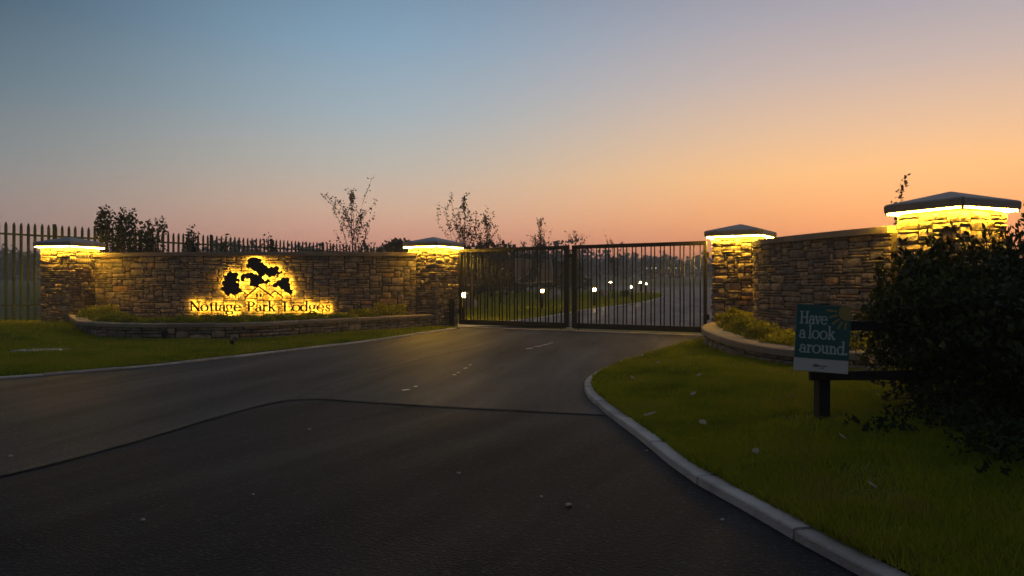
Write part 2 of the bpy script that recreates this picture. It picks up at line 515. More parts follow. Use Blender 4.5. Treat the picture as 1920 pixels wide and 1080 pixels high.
KERB_L = Path([(-45, 4.4), (-28, 4.7), (-18, 5.2), (-12, 6.1), (-9, 7.0), (-7.3, 7.85), (-6.04, 8.72), (-5.13, 9.8), (-4.45, 10.99), (-3.66, 12.76), (-2.75, 14.86), (-1.95, 17.5), (-1.32, 19.3)])
KERB_R = Path([(3.9, 15.3), (3.08, 13.74), (2.15, 11.83), (1.6, 10.6), (1.14, 9.53), (.886, 8.65), (.777, 7.99), (.747, 7.3), (.81, 6.31), (.902, 5.42), (.95, 4.79), (1.0, 4.22), (1.127, 3.66), (1.23, 3.16), (1.32, 2.8), (1.65, 1.6), (2.3, .2), (3.4, -1.4), (6, -3.5)])
KERB_D = Path([(-1.75, 20.75), (-.26, 22.4), (1.16, 25.86), (2.25, 29.3), (3.1, 32.1), (5.08, 36.8), (7.37, 42), (9.1, 46.8), (10.7, 52.2), (12.0, 58.5), (12.3, 63), (11.0, 67.5), (8, 70.5), (2, 72.5), (-10, 74), (-30, 75)], .5)

# side road / driveway-mouth tarmac: the mouth sheet lies 4 mm above the old road
mouth = [(-45, 4.2)] + [tuple(p) for p in KERB_L.p[::4]] + [(-1.32, 19.3), (-1.7, 20.6), (4.9, 17.0), (3.9, 15.3)] + [tuple(p) for p in KERB_R.p[:int(len(KERB_R.p) * .46):3]]
seam = Path([(.79, 6.30), (.3, 6.45), (-.6, 6.72), (-1.4, 7.0), (-2.1, 7.2), (-2.45, 6.3), (-2.62, 5.4), (-2.9, 4.4), (-3.5, 3.2), (-4.6, 1.8), (-7, .3), (-12, -1.2), (-45, -2)])
def fill_poly(name, pts, z, m):
    bm = bmesh.new()
    vs = [bm.verts.new((p[0], p[1], z)) for p in pts]
    es = [bm.edges.new((vs[i], vs[(i + 1) % len(vs)])) for i in range(len(vs))]
    bmesh.ops.triangle_fill(bm, use_beauty=True, edges=es)
    for f in bm.faces:
        if f.normal.z < 0: f.normal_flip()
    me = bpy.data.meshes.new(name)
    bm.to_mesh(me); bm.free()
    return link(name, me, m)
iR = [i for i, p in enumerate(KERB_R.p) if p[1] > 6.3][-1]
mouth = [(-45, 4.35)] + [tuple(p) for p in KERB_L.p[1:-1:3]] + [(-1.32, 19.3), (-1.75, 20.6), (4.6, 16.6), (3.9, 15.3)] + [tuple(p) for p in KERB_R.p[2:iR:2]] + [tuple(p) for p in seam.p[::2]]
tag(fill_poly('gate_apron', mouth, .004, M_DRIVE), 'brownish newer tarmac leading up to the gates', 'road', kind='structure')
def ribbon(name, path, w0, w1, z, m, n=None, t0=0, t1=None, wob=0.0):
    t1 = path.L if t1 is None else t1
    n = n or int((t1 - t0) / .15) + 2
    V = []; F = []
    for i, t in enumerate(np.linspace(t0, t1, n)):
        p, d, nr = path.frame(t)
        a = w0 + random.uniform(-wob, wob); b = w1 + random.uniform(-wob, wob)
        for q in (p + nr * a, p + nr * b):
            V.append((q[0], q[1], float(T(q[0], q[1])) + z))
        if i: F.append((2 * i - 2, 2 * i - 1, 2 * i + 1, 2 * i))
    return mk(name, V, F, m)
tag(ribbon('tarmac_seam', seam, -.012, .014, .0065, M_ASPH, t1=14, wob=.008), 'black bitumen seam snaking across the foreground tarmac', 'road seam', kind='structure')
seam2 = Path([(-2.1, 7.25), (-2.05, 8.2), (-1.75, 9.6), (-1.2, 11.6), (-.4, 14.0), (.4, 16.2), (1.0, 17.6)])
tag(ribbon('paving_joint', seam2, -.013, .013, .0065, M_ASPH, wob=.009), 'faint dark paving joint running towards the gate centre', 'road seam', kind='structure')

# ------------------------------------------------------------------ kerbs
def kerb(name, path, width, top, m, label, side=1, t0=0, t1=None, L=.915, far=False, topf=None):
    root = empty(name)
    tag(root, label, 'kerb', kind='structure')
    t1 = path.L if t1 is None else t1
    n = int((t1 - t0) / L)
    for k in range(n):
        a = t0 + k * L; b = a + L - .016
        st = [a, (a + b) / 2, b]
        V = []; F = []
        jz = random.uniform(-.004, .004)
        for t in st:
            p, d, nr = path.frame(t)
            nr = nr * side
            tp = (topf(t) if topf else top) + jz
            for off, z in ((0, -.08), (.003, tp - .008), (.010, tp), (width - .006, tp), (width, tp - .01), (width, -.08)):
                q = p + nr * off
                V.append((q[0], q[1], float(T(q[0], q[1])) + z))
        for i in range(2):
            for j in range(5):
                F.append((i * 6 + j, i * 6 + j + 1, i * 6 + 7 + j, i * 6 + 6 + j))
        F += [(0, 1, 2, 3, 4, 5), (17, 16, 15, 14, 13, 12)]
        mk('kerb_stone', V, F, m, root)
    return root
kerb('kerb', KERB_R, .110, .055, M_KERB, 'pale concrete kerb curving round the right-hand lawn', side=-1, t1=KERB_R.L - 1, topf=lambda t: .022 + .026 * min(1, t / 9))
kerb('kerb', KERB_L, .10, .028, M_KERB, 'thin pale kerb along the left-hand lawn', side=-1, t0=20)
kerb('kerb', KERB_D, .12, .03, M_KERB, 'thin pale kerb of the drive behind the gate', side=-1, t1=62)

# ------------------------------------------------------------------ lawns
def zL(x, y):
    return .030 + .25 * np.exp(-((x + 10.7) ** 2 / 3.6 + (y - 15.9) ** 2 / 8)) + .012 * np.sin(x * 1.9 + y) * np.cos(y * 1.3) + .05 * np.exp(-((x + 14.5) ** 2 / 5 + (y - 20.5) ** 2 / 9))
krp = KERB_R.p[::3]
def zR(x, y):
    x = np.asarray(x, float); y = np.asarray(y, float)
    d = np.full(x.shape, 1e9)
    for p in krp:
        d = np.minimum(d, np.hypot(x - p[0], y - p[1]))
    d = np.clip((d - .12) / 1.7, 0, 1)
    return .038 + .020 * np.clip((11 - y) / 4, 0, 1) + .10 * d * d * (3 - 2 * d) + .014 * d * np.sin(2.3 * x + 1.1 * y) * np.cos(1.7 * y)
def ruled(name, A, B, nu, nv, zf, m):
    V = []; F = []
    for i in range(nu):
        t = i / (nu - 1)
        a = A.at(t * A.L); b = B.at(t * B.L)
        for j in range(nv):
            s_ = (j / (nv - 1)) ** 1.6
            q = a + (b - a) * s_
            V.append((q[0], q[1]))
    V = np.array(V)
    Z = zf(V[:, 0], V[:, 1])
    V = np.column_stack([V, Z])
    for i in range(nu - 1):
        for j in range(nv - 1):
            F.append((i * nv + j, (i + 1) * nv + j, (i + 1) * nv + j + 1, i * nv + j + 1))
    return mk(name, V.tolist(), F, m, None, True)
KLo = Path(KERB_L.offset(-.099), curve=False)
KRo = Path(KERB_R.offset(-.109), curve=False)
BL = Path([(-60, 22), (-40, 24), (-26, 25), (-16, 26), (-10, 24), (-5, 21.5), (-2.2, 20.6)])
BR = Path([(5.5, 17.5), (8, 16), (11, 13), (13, 9), (13, 5), (12.5, 1), (11, -3), (9, -5)])
tag(ruled('lawn', KLo, BL, 90, 36, zL, M_LAWN), 'left-hand lawn rising to the stone sign wall', 'lawn', kind='structure')
tag(ruled('lawn', KRo, BR, 90, 36, zR, M_LAWN), 'right-hand lawn inside the curving kerb', 'lawn', kind='structure')
KDo = Path(KERB_D.offset(-.118, 120), curve=False)
BD = Path([(-4.5, 21.6), (-8, 24), (-14, 30), (-24, 40), (-34, 52), (-36, 66)])
tag(ruled('lawn', KDo, BD, 110, 30, lambda x, y: T(x, y) + .03, M_LAWN), 'lamp-lit lawn behind the closed gate', 'lawn', kind='structure')

# ------------------------------------------------------------------ stones
def stone_proto(seed):
    r = np.random.default_rng(seed)
    nx, ny = 5, 4
    V = []
    for j in range(ny):
        for i in range(nx):
            x = i / (nx - 1) - .5; y = j / (ny - 1) - .5
            edge = i in (0, nx - 1) or j in (0, ny - 1)
            corner = i in (0, nx - 1) and j in (0, ny - 1)
            z = r.uniform(.45, .8) if edge else r.uniform(.75, 1.15)
            if corner:
                x *= r.uniform(.84, .98); y *= r.uniform(.78, .98); z = r.uniform(.25, .6)
            else:
                if i in (0, nx - 1): x *= r.uniform(.92, 1.02)
                else: x += r.uniform(-.05, .05)
                if j in (0, ny - 1): y *= r.uniform(.88, 1.02)
                else: y += r.uniform(-.06, .06)
            V.append((x, y, z))
    F = [(j * nx + i, j * nx + i + 1, (j + 1) * nx + i + 1, (j + 1) * nx + i) for j in range(ny - 1) for i in range(nx - 1)]
    border = [i for i in range(nx)] + [j * nx + nx - 1 for j in range(1, ny)] + [(ny - 1) * nx + i for i in range(nx - 2, -1, -1)] + [j * nx for j in range(ny - 2, 0, -1)]
    b0 = len(V)
    for k in border:
        V.append((V[k][0], V[k][1], -.5))
    n = len(border)
    for k in range(n):
        F.append((border[(k + 1) % n], border[k], b0 + k, b0 + (k + 1) % n))
    return V, F
PROTO = []
for k in range(22):
    V, F = stone_proto(100 + k)
    me = bpy.data.meshes.new('stone')
    me.from_pydata(V, [], F); me.update()
    me.materials.append(M_STONE)
    PROTO.append((me, np.array(V), F))
def rubble(W, H, cw=.09, ch=.065, wr=(2, 7), hr=(1, 3), seed=1):
    """pack a W x H rectangle with random rubble; returns (u, v, w, h) centre rectangles"""
    r = random.Random(seed)
    nx = max(1, round(W / cw)); ny = max(1, round(H / ch))
    cw = W / nx; ch = H / ny
    g = [[False] * nx for _ in range(ny)]
    out = []
    for j in range(ny):
        for i in range(nx):
            if g[j][i]: continue
            h = min(r.choice([hr[0]] + list(range(hr[0], hr[1] + 1)) * 2), ny - j)
            w = r.randint(*wr) if h < 3 else r.randint(max(2, wr[0]), max(3, wr[1] - 1))
            w = min(w, nx - i)
            k = 0
            while k < w and not g[j][i + k]: k += 1
            w = k
            if nx - i - w == 1: w += 1 if not g[j][min(i + w, nx - 1)] else 0
            w = min(w, nx - i)
            for a in range(h):
                for b in range(w): g[j + a][i + b] = True
            out.append(((i + w / 2) * cw, (j + h / 2) * ch, w * cw, h * ch))
    return out
def place_stones(parent, rects, frame, z0, depth=.05, limit=300, seed=3, joint=.012, name='stone'):
    """frame(u) -> (point xy, tangent xy, outward xy); stones are children of parent (whose origin is parent.location, unrotated)"""
    r = random.Random(seed)
    loc = parent.location
    order = sorted(range(len(rects)), key=lambda i: -rects[i][2] * rects[i][3])
    V = []; F = []
    for rank, i in enumerate(order):
        u, v, w, h = rects[i]
        p, t, o = frame(u)
        me, pv, pf = PROTO[r.randrange(len(PROTO))]
        d = depth * r.uniform(.55, 1.25)
        flip = r.choice((-1, 1))
        tilt = r.uniform(-.03, .03)
        ct, st = math.cos(tilt), math.sin(tilt)
        tx = Vector((t[0], t[1], 0)); up = Vector((0, 0, 1)); ov = Vector((o[0], o[1], 0))
        ex = (tx * ct + up * st) * ((w - joint) * flip)
        ey = (up * ct - tx * st) * ((h - joint) * flip)
        ez = ov * d
        Mx = Matrix(((ex.x, ey.x, ez.x, p[0] - loc.x), (ex.y, ey.y, ez.y, p[1] - loc.y), (ex.z, ey.z, ez.z, z0 + v - loc.z), (0, 0, 0, 1)))
        if rank < limit:
            ob = bpy.data.objects.new(name, me)
            COL.objects.link(ob)
            ob.parent = parent
            ob.matrix_local = Mx
        else:
            A = np.array(Mx)
            b = len(V)
            V += (pv @ A[:3, :3].T + A[:3, 3]).tolist()
            F += [tuple(k + b for k in f) for f in pf]
    if V:
        o_ = mk('small_stones', V, F, M_STONE, parent)
        o_['kind'] = 'stuff'

# ------------------------------------------------------------------ gate pillars
PILLAR_H = 2.135
def make_pillar():
    root = empty('gate_pillar')
    hb = .455
    MB().box((0, 0, 1.02), (2 * hb, 2 * hb, 2.24)).build('core', M_MORTAR, root)
    # four stone faces; each face wraps its corners
    for k in range(4):
        a = k * math.pi / 2
        t = np.array([math.cos(a), math.sin(a)]); o = np.array([math.sin(a), -math.cos(a)])
        rects = rubble(.985, 2.2, .070, .052, (2, 6), (1, 3), seed=40 + k)
        def fr(u, t=t, o=o):
            p = o * hb + t * (u - .4925)
            return p, t, o
        place_stones(root, rects, fr, -.08, .052, 400, seed=60 + k)
    # cap: rounded fascia slab with shallow pyramid
    c_ = .61
    prof = [(.50, 2.163), (c_ - .01, 2.163), (c_, 2.178), (c_ + .004, 2.262), (c_ - .012, 2.283), (0.02, 2.445)]
    V = []; F = []
    for w, z in prof:
        V += [(-w, -w, z), (w, -w, z), (w, w, z), (-w, w, z)]
    for i in range(len(prof) - 1):
        for j in range(4):
            F.append((i * 4 + j, i * 4 + (j + 1) % 4, i * 4 + 4 + (j + 1) % 4, i * 4 + 4 + j))
    F += [(3, 2, 1, 0), tuple(range(len(V) - 4, len(V)))]
    me = bpy.data.meshes.new('cap')
    me.from_pydata(V, [], F); me.update()
    bm = bmesh.new(); bm.from_mesh(me)
    ed = [e for e in bm.edges if abs(e.verts[0].co.x) > .5 and abs(e.verts[0].co.x - e.verts[1].co.x) < .05 and abs(e.verts[0].co.y - e.verts[1].co.y) < .05]
    bmesh.ops.bevel(bm, geom=ed, offset=.02, segments=2, affect='EDGES')
    bm.to_mesh(me); bm.free()
    link('cap', me, M_CAP, root)
    # warm LED strips under the cap overhang, with clips at the corners
    for k in range(4):
        a = k * math.pi / 2
        o = (math.sin(a), -math.cos(a))
        MB().box((o[0] * .576, o[1] * .576, 2.148), (1.115 if k % 2 == 0 else .020, .020 if k % 2 == 0 else 1.115, .017)).build('light_strip', M_STRIP, root)
        MB().box((.574 * (1 if k in (0, 1) else -1), .574 * (1 if k in (1, 2) else -1), 2.146), (.03, .03, .036)).build('strip_clip', M_GALV, root)
    return root
GA = math.atan2(16.4 - 20.15, 4.35 + 1.45)     # heading of the gate line
pill = make_pillar()
spots = [((-12.0, 20.09, 0), R(-15), 0, 'stone pillar with lit cap at the left end of the sign wall, beside the palisade fence'),
         ((-2.144, 20.18, 0), GA, 1, 'stone pillar with lit cap between the sign wall and the left gate leaf'),
         ((4.95, 16.0, 0), GA, 2, 'stone pillar with lit cap at the hinge side of the right gate leaf'),
         ((6.233, 10.51, 0), R(24), 3, 'large near stone pillar with lit cap rising behind the dark hedge')]
for i, (loc, rz, k, lab) in enumerate(spots):
    o = pill if i == 0 else copy_tree(pill)
    o.location = loc
    o.rotation_euler = (0, 0, rz + k * math.pi / 2)
    tag(o, lab, 'pillar', 'lit stone gate pillars')

# ------------------------------------------------------------------ curved walls
def arc_path(A, B, bulge, n=40):
    A = np.array(A); B = np.array(B)
    m_ = (A + B) / 2; d = (B - A); L = np.linalg.norm(d); d /= L
    nrm = np.array([d[1], -d[0]])
    P = []
    for t in np.linspace(-1, 1, n):
        P.append(m_ + d * (t * L / 2) + nrm * bulge * (1 - t * t))
    return Path(P, curve=False)
def clad_wall(name, label, cat, path, z0, z1, thick, cope_h, cope_over, cope_w, seed, cw=.09, ch=.065, wr=(2, 7), hr=(1, 3), cope_len=.9, depth=.045, side=1, core_t=None):
    """stone-faced wall along a path; the stones face the path's right-hand side (times side)"""
    p0 = path.at(path.L / 2)
    root = empty(name, (p0[0], p0[1], 0))
    tag(root, label, cat)
    n = max(10, int(path.L / .3))
    V = []; F = []
    for t in np.linspace(0, path.L, n):
        p, d, nr = path.frame(t); nr = nr * side
        for off in (0, -thick):
            q = p + nr * off
            V += [(q[0] - p0[0], q[1] - p0[1], z0), (q[0] - p0[0], q[1] - p0[1], z1 - cope_h)]
    for i in range(n - 1):
        a = 4 * i; b = a + 4
        F += [(a, b, b + 1, a + 1), (a + 2, a + 3, b + 3, b + 2), (a + 1, b + 1, b + 3, a + 3)]
    F += [(0, 1, 3, 2), (4 * n - 4, 4 * n - 2, 4 * n - 1, 4 * n - 3)]
    mk('core', V, F, M_MORTAR, root)
    rects = rubble(path.L, z1 - cope_h - z0, cw, ch, wr, hr, seed)
    def fr(u):
        p, d, nr = path.frame(u)
        return p, d, nr * side
    place_stones(root, rects, fr, z0, depth, 300, seed + 5)
    # coping slabs
    k = max(1, round(path.L / cope_len)); L = path.L / k
    for i in range(k):
        a = i * L + .003; b = (i + 1) * L - .003
        V = []; F = []
        jz = random.uniform(-.002, .002)
        for t in (a, (2 * a + b) / 3, (a + 2 * b) / 3, b):
            p, d, nr = path.frame(t); nr = nr * side
            for off, z in ((cope_over, z1 - cope_h + .001), (cope_over, z1 - .012), (cope_over - .012, z1 + jz), (cope_over - cope_w, z1 + jz), (cope_over - cope_w, z1 - cope_h + .001)):
                q = p + nr * off
                V.append((q[0] - p0[0], q[1] - p0[1], z))
        for i2 in range(3):
            for j in range(5):
                F.append((i2 * 5 + j, i2 * 5 + (j + 1) % 5, i2 * 5 + 5 + (j + 1) % 5, i2 * 5 + 5 + j))
        F += [(4, 3, 2, 1, 0), (15, 16, 17, 18, 19)]
        mk('coping_stone', V, F, M_COPE, root)
    return root
WALL_L = arc_path((-11.43, 20.28), (-2.57, 19.86), .5)
clad_wall('sign_wall', 'long curved rubble-stone wall carrying the backlit sign', 'wall', WALL_L, .05, 2.01, .34, .105, .085, .42, 11, .082, .057, depth=.032, cope_len=1.8)
WALL_R = Path([(5.5, 15.15), (5.05, 14.95), (4.78, 14.55), (4.78, 13.9), (4.98, 13.0), (5.2, 12.2), (5.42, 11.5), (5.62, 10.95)], .15)
clad_wall('curved_wall', 'curved rubble-stone wall between the right-hand pillars', 'wall', WALL_R, .05, 1.995, .34, .105, .085, .42, 21, .068, .048, (2, 7), (1, 3), side=1, depth=.034, cope_len=1.9)

# planters ------------------------------------------------------------------
PL_L = Path([(-11.45, 19.3), (-10.75, 18.1), (-9.95, 16.9), (-9.05, 15.6), (-8.1, 14.85), (-7, 14.6), (-6, 14.68), (-5.2, 15.0), (-4.5, 15.9), (-3.75, 17.05), (-2.9, 18.35), (-2.12, 19.38)])
clad_wall('planter_wall', 'low curved stone planter wall below the backlit sign', 'planter', PL_L, -.05, .365, .24, .075, .07, .34, 31, .085, .065, (2, 6), (1, 2), depth=.04)
PL_R = Path([(4.25, 15.38), (3.85, 14.5), (3.55, 13.6), (3.32, 12.5), (3.17, 11.2), (3.10, 9.95), (3.17, 9.1), (3.45, 8.5), (4.05, 8.32), (4.8, 8.72), (5.4, 9.25), (5.8, 9.6)])
clad_wall('planter_wall', 'low curved stone planter wall beside the gate, behind the teal notice', 'planter', PL_R, 0.0, .36, .24, .085, .07, .36, 33, .075, .06, (2, 6), (1, 2), depth=.04)
def soil(name, path, wall, z, label):
    a = path.offset(-.2, 40); b = np.array([wall.at(t) for t in np.linspace(0, wall.L, 40)])
    V = []; F = []
    for i in range(40):
        for j in range(6):
            q = a[i] + (b[i] - a[i]) * (j / 5)
            V.append((q[0], q[1], z + .03 * math.sin(q[0] * 5 + j) * math.cos(q[1] * 4)))
    for i in range(39):
        for j in range(5):
            F.append((i * 6 + j, i * 6 + j + 1, i * 6 + 7 + j, i * 6 + 6 + j))
    tag(mk(name, V, F, M_SOIL, None, True), label, 'soil', kind='structure')
soil('planter_soil', PL_L, WALL_L, .30, 'dark soil filling the left planter')
soil('planter_soil', PL_R, WALL_R, .27, 'dark soil filling the right planter')

# ------------------------------------------------------------------ implicit shapes -> flat plates (letters, emblem)
def seg_d(X, Y, a, b):
    ax, ay = a; bx, by = b
    dx, dy = bx - ax, by - ay
    L2 = dx * dx + dy * dy + 1e-9
    t = np.clip(((X - ax) * dx + (Y - ay) * dy) / L2, 0, 1)
    return np.hypot(X - ax - t * dx, Y - ay - t * dy)
def shape_field(prims, X, Y):
    f = np.full(X.shape, -1e3)
    for p in prims:
        k = p[0]
        if k == 's':                      # stroke
            pts, w = p[1], p[2]
            for a, b in zip(pts[:-1], pts[1:]):
                f = np.maximum(f, w / 2 - seg_d(X, Y, a, b))
        elif k == 'b':                    # axis-aligned bar x0,y0,x1,y1
            x0, y0, x1, y1 = p[1]
            f = np.maximum(f, np.minimum(np.minimum(X - x0, x1 - X), np.minimum(Y - y0, y1 - Y)))
        elif k == 'r':                    # ring with contrast, optional clip
            cx, cy, rx, ry, ix, iy = p[1]
            o_ = (1 - np.sqrt(((X - cx) / rx) ** 2 + ((Y - cy) / ry) ** 2)) * min(rx, ry)
            i_ = (np.sqrt(((X - cx) / ix) ** 2 + ((Y - cy) / iy) ** 2) - 1) * min(ix, iy)
            g = np.minimum(o_, i_)
            if len(p) > 2:
                g = np.minimum(g, p[2](X, Y))
            f = np.maximum(f, g)
        elif k == 'c':                    # disc
            cx, cy, r_ = p[1]
            f = np.maximum(f, r_ - np.hypot(X - cx, Y - cy))
        elif k == 'e':
            cx, cy, rx, ry = p[1]
            f = np.maximum(f, (1 - np.sqrt(((X - cx) / rx) ** 2 + ((Y - cy) / ry) ** 2)) * min(rx, ry))
    return f
def plate_geom(prims, bounds, step, noise=0.0, seed=0, grow=0.0):
    x0, y0, x1, y1 = bounds
    xs_ = np.arange(x0, x1 + step, step); ys_ = np.arange(y0, y1 + step, step)
    X, Y = np.meshgrid(xs_, ys_)
    f = shape_field(prims, X, Y) + grow
    if noise:
        r = np.random.default_rng(seed)
        for s_ in (11, 19, 34):
            ph = r.uniform(0, 6, 4)
            f = f + noise * (s_ / 34) ** .6 * np.sin(X / s_ * 2.2 + ph[0] + 1.3 * np.sin(Y / s_ + ph[1])) * np.sin(Y / s_ * 2.4 + ph[2] + 1.1 * np.sin(X / s_ + ph[3]))
    f[0, :] = f[-1, :] = -1; f[:, 0] = f[:, -1] = -1
    f = np.where(np.abs(f) < 1e-6, 1e-6, f)
    pts = []; key = {}
    def cross(j, i, j2, i2):
        k_ = (j, i, j2, i2) if (j, i) < (j2, i2) else (j2, i2, j, i)
        if k_ not in key:
            a, b = f[j, i], f[j2, i2]
            t = a / (a - b)
            key[k_] = len(pts)
            pts.append((xs_[i] + (xs_[i2] - xs_[i]) * t, ys_[j] + (ys_[j2] - ys_[j]) * t))
        return key[k_]
    segs = []
    S = f > 0
    code = S[:-1, :-1] * 1 + S[:-1, 1:] * 2 + S[1:, 1:] * 4 + S[1:, :-1] * 8
    for j, i in zip(*np.where((code > 0) & (code < 15))):
        c_ = [(j, i), (j, i + 1), (j + 1, i + 1), (j + 1, i)]
        cr = []
        for k in range(4):
            a, b = c_[k], c_[(k + 1) % 4]
            if S[a] != S[b]:
                cr.append(cross(*a, *b))
        if len(cr) == 2: segs.append((cr[0], cr[1]))
        elif len(cr) == 4:
            segs += [(cr[0], cr[1]), (cr[2], cr[3])] if not S[c_[0]] else [(cr[1], cr[2]), (cr[3], cr[0])]
    res = delaunay_2d_cdt([Vector(p) for p in pts], segs, [], 0, 1e-4)
    vs, tris = res[0], res[2]
    es = [e for e, oe in zip(res[1], res[3 + 1]) if oe]
    keep = []
    from math import floor
    for t in tris:
        cx = sum(vs[k].x for k in t) / 3; cy = sum(vs[k].y for k in t) / 3
        fx = (cx - x0) / step; fy = (cy - y0) / step
        i, j = int(floor(fx)), int(floor(fy))
        if not (0 <= i < len(xs_) - 1 and 0 <= j < len(ys_) - 1): continue
        u, v = fx - i, fy - j
        val = f[j, i] * (1 - u) * (1 - v) + f[j, i + 1] * u * (1 - v) + f[j + 1, i] * (1 - u) * v + f[j + 1, i + 1] * u * v
        if val > -.02: keep.append(tuple(t))
    return [(v.x, v.y) for v in vs], keep, es
def plate_mesh(name, geom, scale, thick, mats, sx=1.0):
    """plate in local x (right), z (up); front at y=-thick/2, back at +thick/2; mats[0] front and sides, mats[1] back"""
    vs, tris, es = geom
    n = len(vs)
    V = [(x * scale * sx, -thick / 2, y * scale) for x, y in vs] + [(x * scale * sx, thick / 2, y * scale) for x, y in vs]
    F = []; mi = []
    for t in tris:
        F.append(t); mi.append(0)
        F.append(tuple(n + k for k in reversed(t))); mi.append(len(mats) - 1)
    used = {}
    for t in tris:
        for a, b in ((t[0], t[1]), (t[1], t[2]), (t[2], t[0])):
            used[(min(a, b), max(a, b))] = used.get((min(a, b), max(a, b)), 0) + 1
    for (a, b), c_ in used.items():
        if c_ == 1:
            F.append((a, b, n + b, n + a)); mi.append(0)
    me = bpy.data.meshes.new(name)
    me.from_pydata(V, [], F); me.update()
    for m in mats: me.materials.append(m)
    me.polygons.foreach_set('material_index', np.array(mi, dtype=np.int32))
    return me
T1, T2 = 13, 5.5            # thick and thin strokes of the serif face
def ser(x, y, w=26): return ('b', (x - w / 2, y - 2.5, x + w / 2, y + 2.5))
GL = {
 'N': ([('b', (8, 0, 13.5, 98)), ('s', [(11, 93), (80, 5)], 14), ('b', (77.5, 0, 83, 98)), ser(10, 2.5), ser(8, 95.5, 22), ser(80, 95.5)], 94),
 'H': ([('b', (12, 0, 25, 98)), ('b', (67, 0, 80, 98)), ('b', (12, 48, 80, 53)), ser(18, 2.5, 32), ser(18, 95.5, 32), ser(74, 2.5, 32), ser(74, 95.5, 32)], 94),
 'P': ([('b', (12, 0, 25, 98)), ser(18, 2.5, 34), ser(12, 95.5, 20), ('r', (34, 72, 38, 26, 25, 21), lambda X, Y: X - 22), ('b', (18, 92.5, 36, 98)), ('b', (18, 46, 36, 51))], 76),
 'L': ([('b', (12, 0, 25, 98)), ser(18, 95.5, 34), ('b', (4, 0, 74, 5)), ('s', [(72, 2), (76, 22)], 5)], 80),
 'o': ([('r', (37, 32, 37, 34, 25, 30.5))], 76),
 'e': ([('r', (34, 32, 34, 34, 22.5, 30.5), lambda X, Y: np.maximum(Y - 34, np.maximum(34 - X, 14 - Y))), ('b', (10, 34, 66, 38.5))], 70),
 't': ([('b', (14, 8, 26, 82)), ('b', (2, 58, 42, 63)), ('s', [(20, 9), (26, 3.5), (34, 3), (42, 8)], 6)], 44),
 'a': ([('r', (27, 18, 26, 20, 14.5, 16)), ('b', (42, 0, 54, 46)), ('s', [(48, 46), (44, 56), (34, 62), (22, 62), (11, 54)], 7), ('c', (12, 50, 6.5)), ('s', [(48, 4), (62, 3)], 5)], 62),
 'g': ([('r', (30, 42, 27, 24, 16, 20)), ('r', (32, -16, 33, 18, 25, 12.5)), ('s', [(16, 22), (10, 12), (16, 5), (44, 1), (56, -6)], 6.5), ('s', [(48, 58), (60, 64), (66, 60)], 5.5)], 68),
 'r': ([('b', (12, 0, 24, 64)), ser(18, 2.5, 32), ser(12, 61.5, 18), ('s', [(23, 44), (30, 57), (40, 61)], 6), ('c', (44, 56, 7))], 52),
 'k': ([('b', (12, 0, 24, 106)), ser(18, 2.5, 30), ser(12, 103.5, 18), ('s', [(22, 28), (54, 61)], 5.5), ('s', [(33, 40), (62, 4)], 13), ser(54, 61.5, 24), ser(64, 2.5, 24)], 76),
 'd': ([('r', (30, 32, 30, 34, 18.5, 30), ), ('b', (48, 0, 60, 106)), ser(48, 103.5, 18), ser(62, 2.5, 18)], 70),
 's': ([('s', [(43, 48), (40, 58), (27, 62), (14, 56), (12, 46), (22, 37), (36, 28), (44, 18), (40, 6), (27, 2), (13, 5), (8, 16)], 7), ('s', [(16, 43), (24, 36), (36, 27), (41, 21)], 12)], 52),
 'v': ([('s', [(8, 62), (30, 4)], 13), ('s', [(31, 3), (52, 62)], 5.5), ser(10, 61.5, 28), ser(50, 61.5, 22)], 60),
 'l': ([('b', (12, 0, 24, 106)), ser(18, 2.5, 30), ser(12, 103.5, 18)], 36),
 'u': ([('b', (10, 16, 22, 64)), ('s', [(16, 18), (20, 7), (32, 3.5), (44, 8), (50, 16)], 7), ('b', (46, 0, 58, 64)), ser(10, 61.5, 18), ser(46, 61.5, 18), ser(58, 2.5, 18)], 68),
 'n': ([('b', (12, 0, 24, 64)), ('s', [(22, 46), (30, 57), (42, 61), (50, 54), (53, 42)], 7), ('b', (47, 0, 59, 46)), ser(18, 2.5, 30), ser(12, 61.5, 18), ser(53, 2.5, 28)], 70),
 '.': ([('c', (12, 7, 8))], 26),
}
BOLD = 2.4        # the whole face is drawn this much heavier on every side
_gc = {}
def glyph(ch):
    if ch not in _gc:
        _gc[ch] = plate_geom(GL[ch][0], (-16, -44, 112, 122), 2.0, grow=BOLD)
    return _gc[ch]

# ------------------------------------------------------------------ backlit sign on the left wall
U = .00263                      # metres per drawing unit of the sign
sign = empty('backlit_sign', (-6.65, 19.5, 0))
tag(sign, 'backlit tree and roof emblem with serif name letters on the stone wall', 'sign')
def on_wall(xm, standoff):
    """wall point whose x is nearest xm, pushed out by standoff"""
    best = min(np.linspace(0, WALL_L.L, 1200), key=lambda t: abs(WALL_L.at(t)[0] - xm))
    p, d, nr = WALL_L.frame(best)
    q = p + nr * standoff
    return q, math.atan2(d[1], d[0])
X_OF = lambda zx: -8.53 + (zx - 190) * U          # drawing x -> world x
Z_OF = lambda zy: .445 + (768 - zy) * U           # drawing y (down) -> world z
STAND = .10
_lm = {}
def sign_piece(name, me, zx, zy, parent=sign):
    q, a = on_wall(X_OF(zx), STAND)
    o = bpy.data.objects.new(name, me)
    COL.objects.link(o)
    o.parent = parent
    o.location = (q[0] - sign.location.x, q[1] - sign.location.y, Z_OF(zy))
    o.rotation_euler = (0, 0, a)
    return o
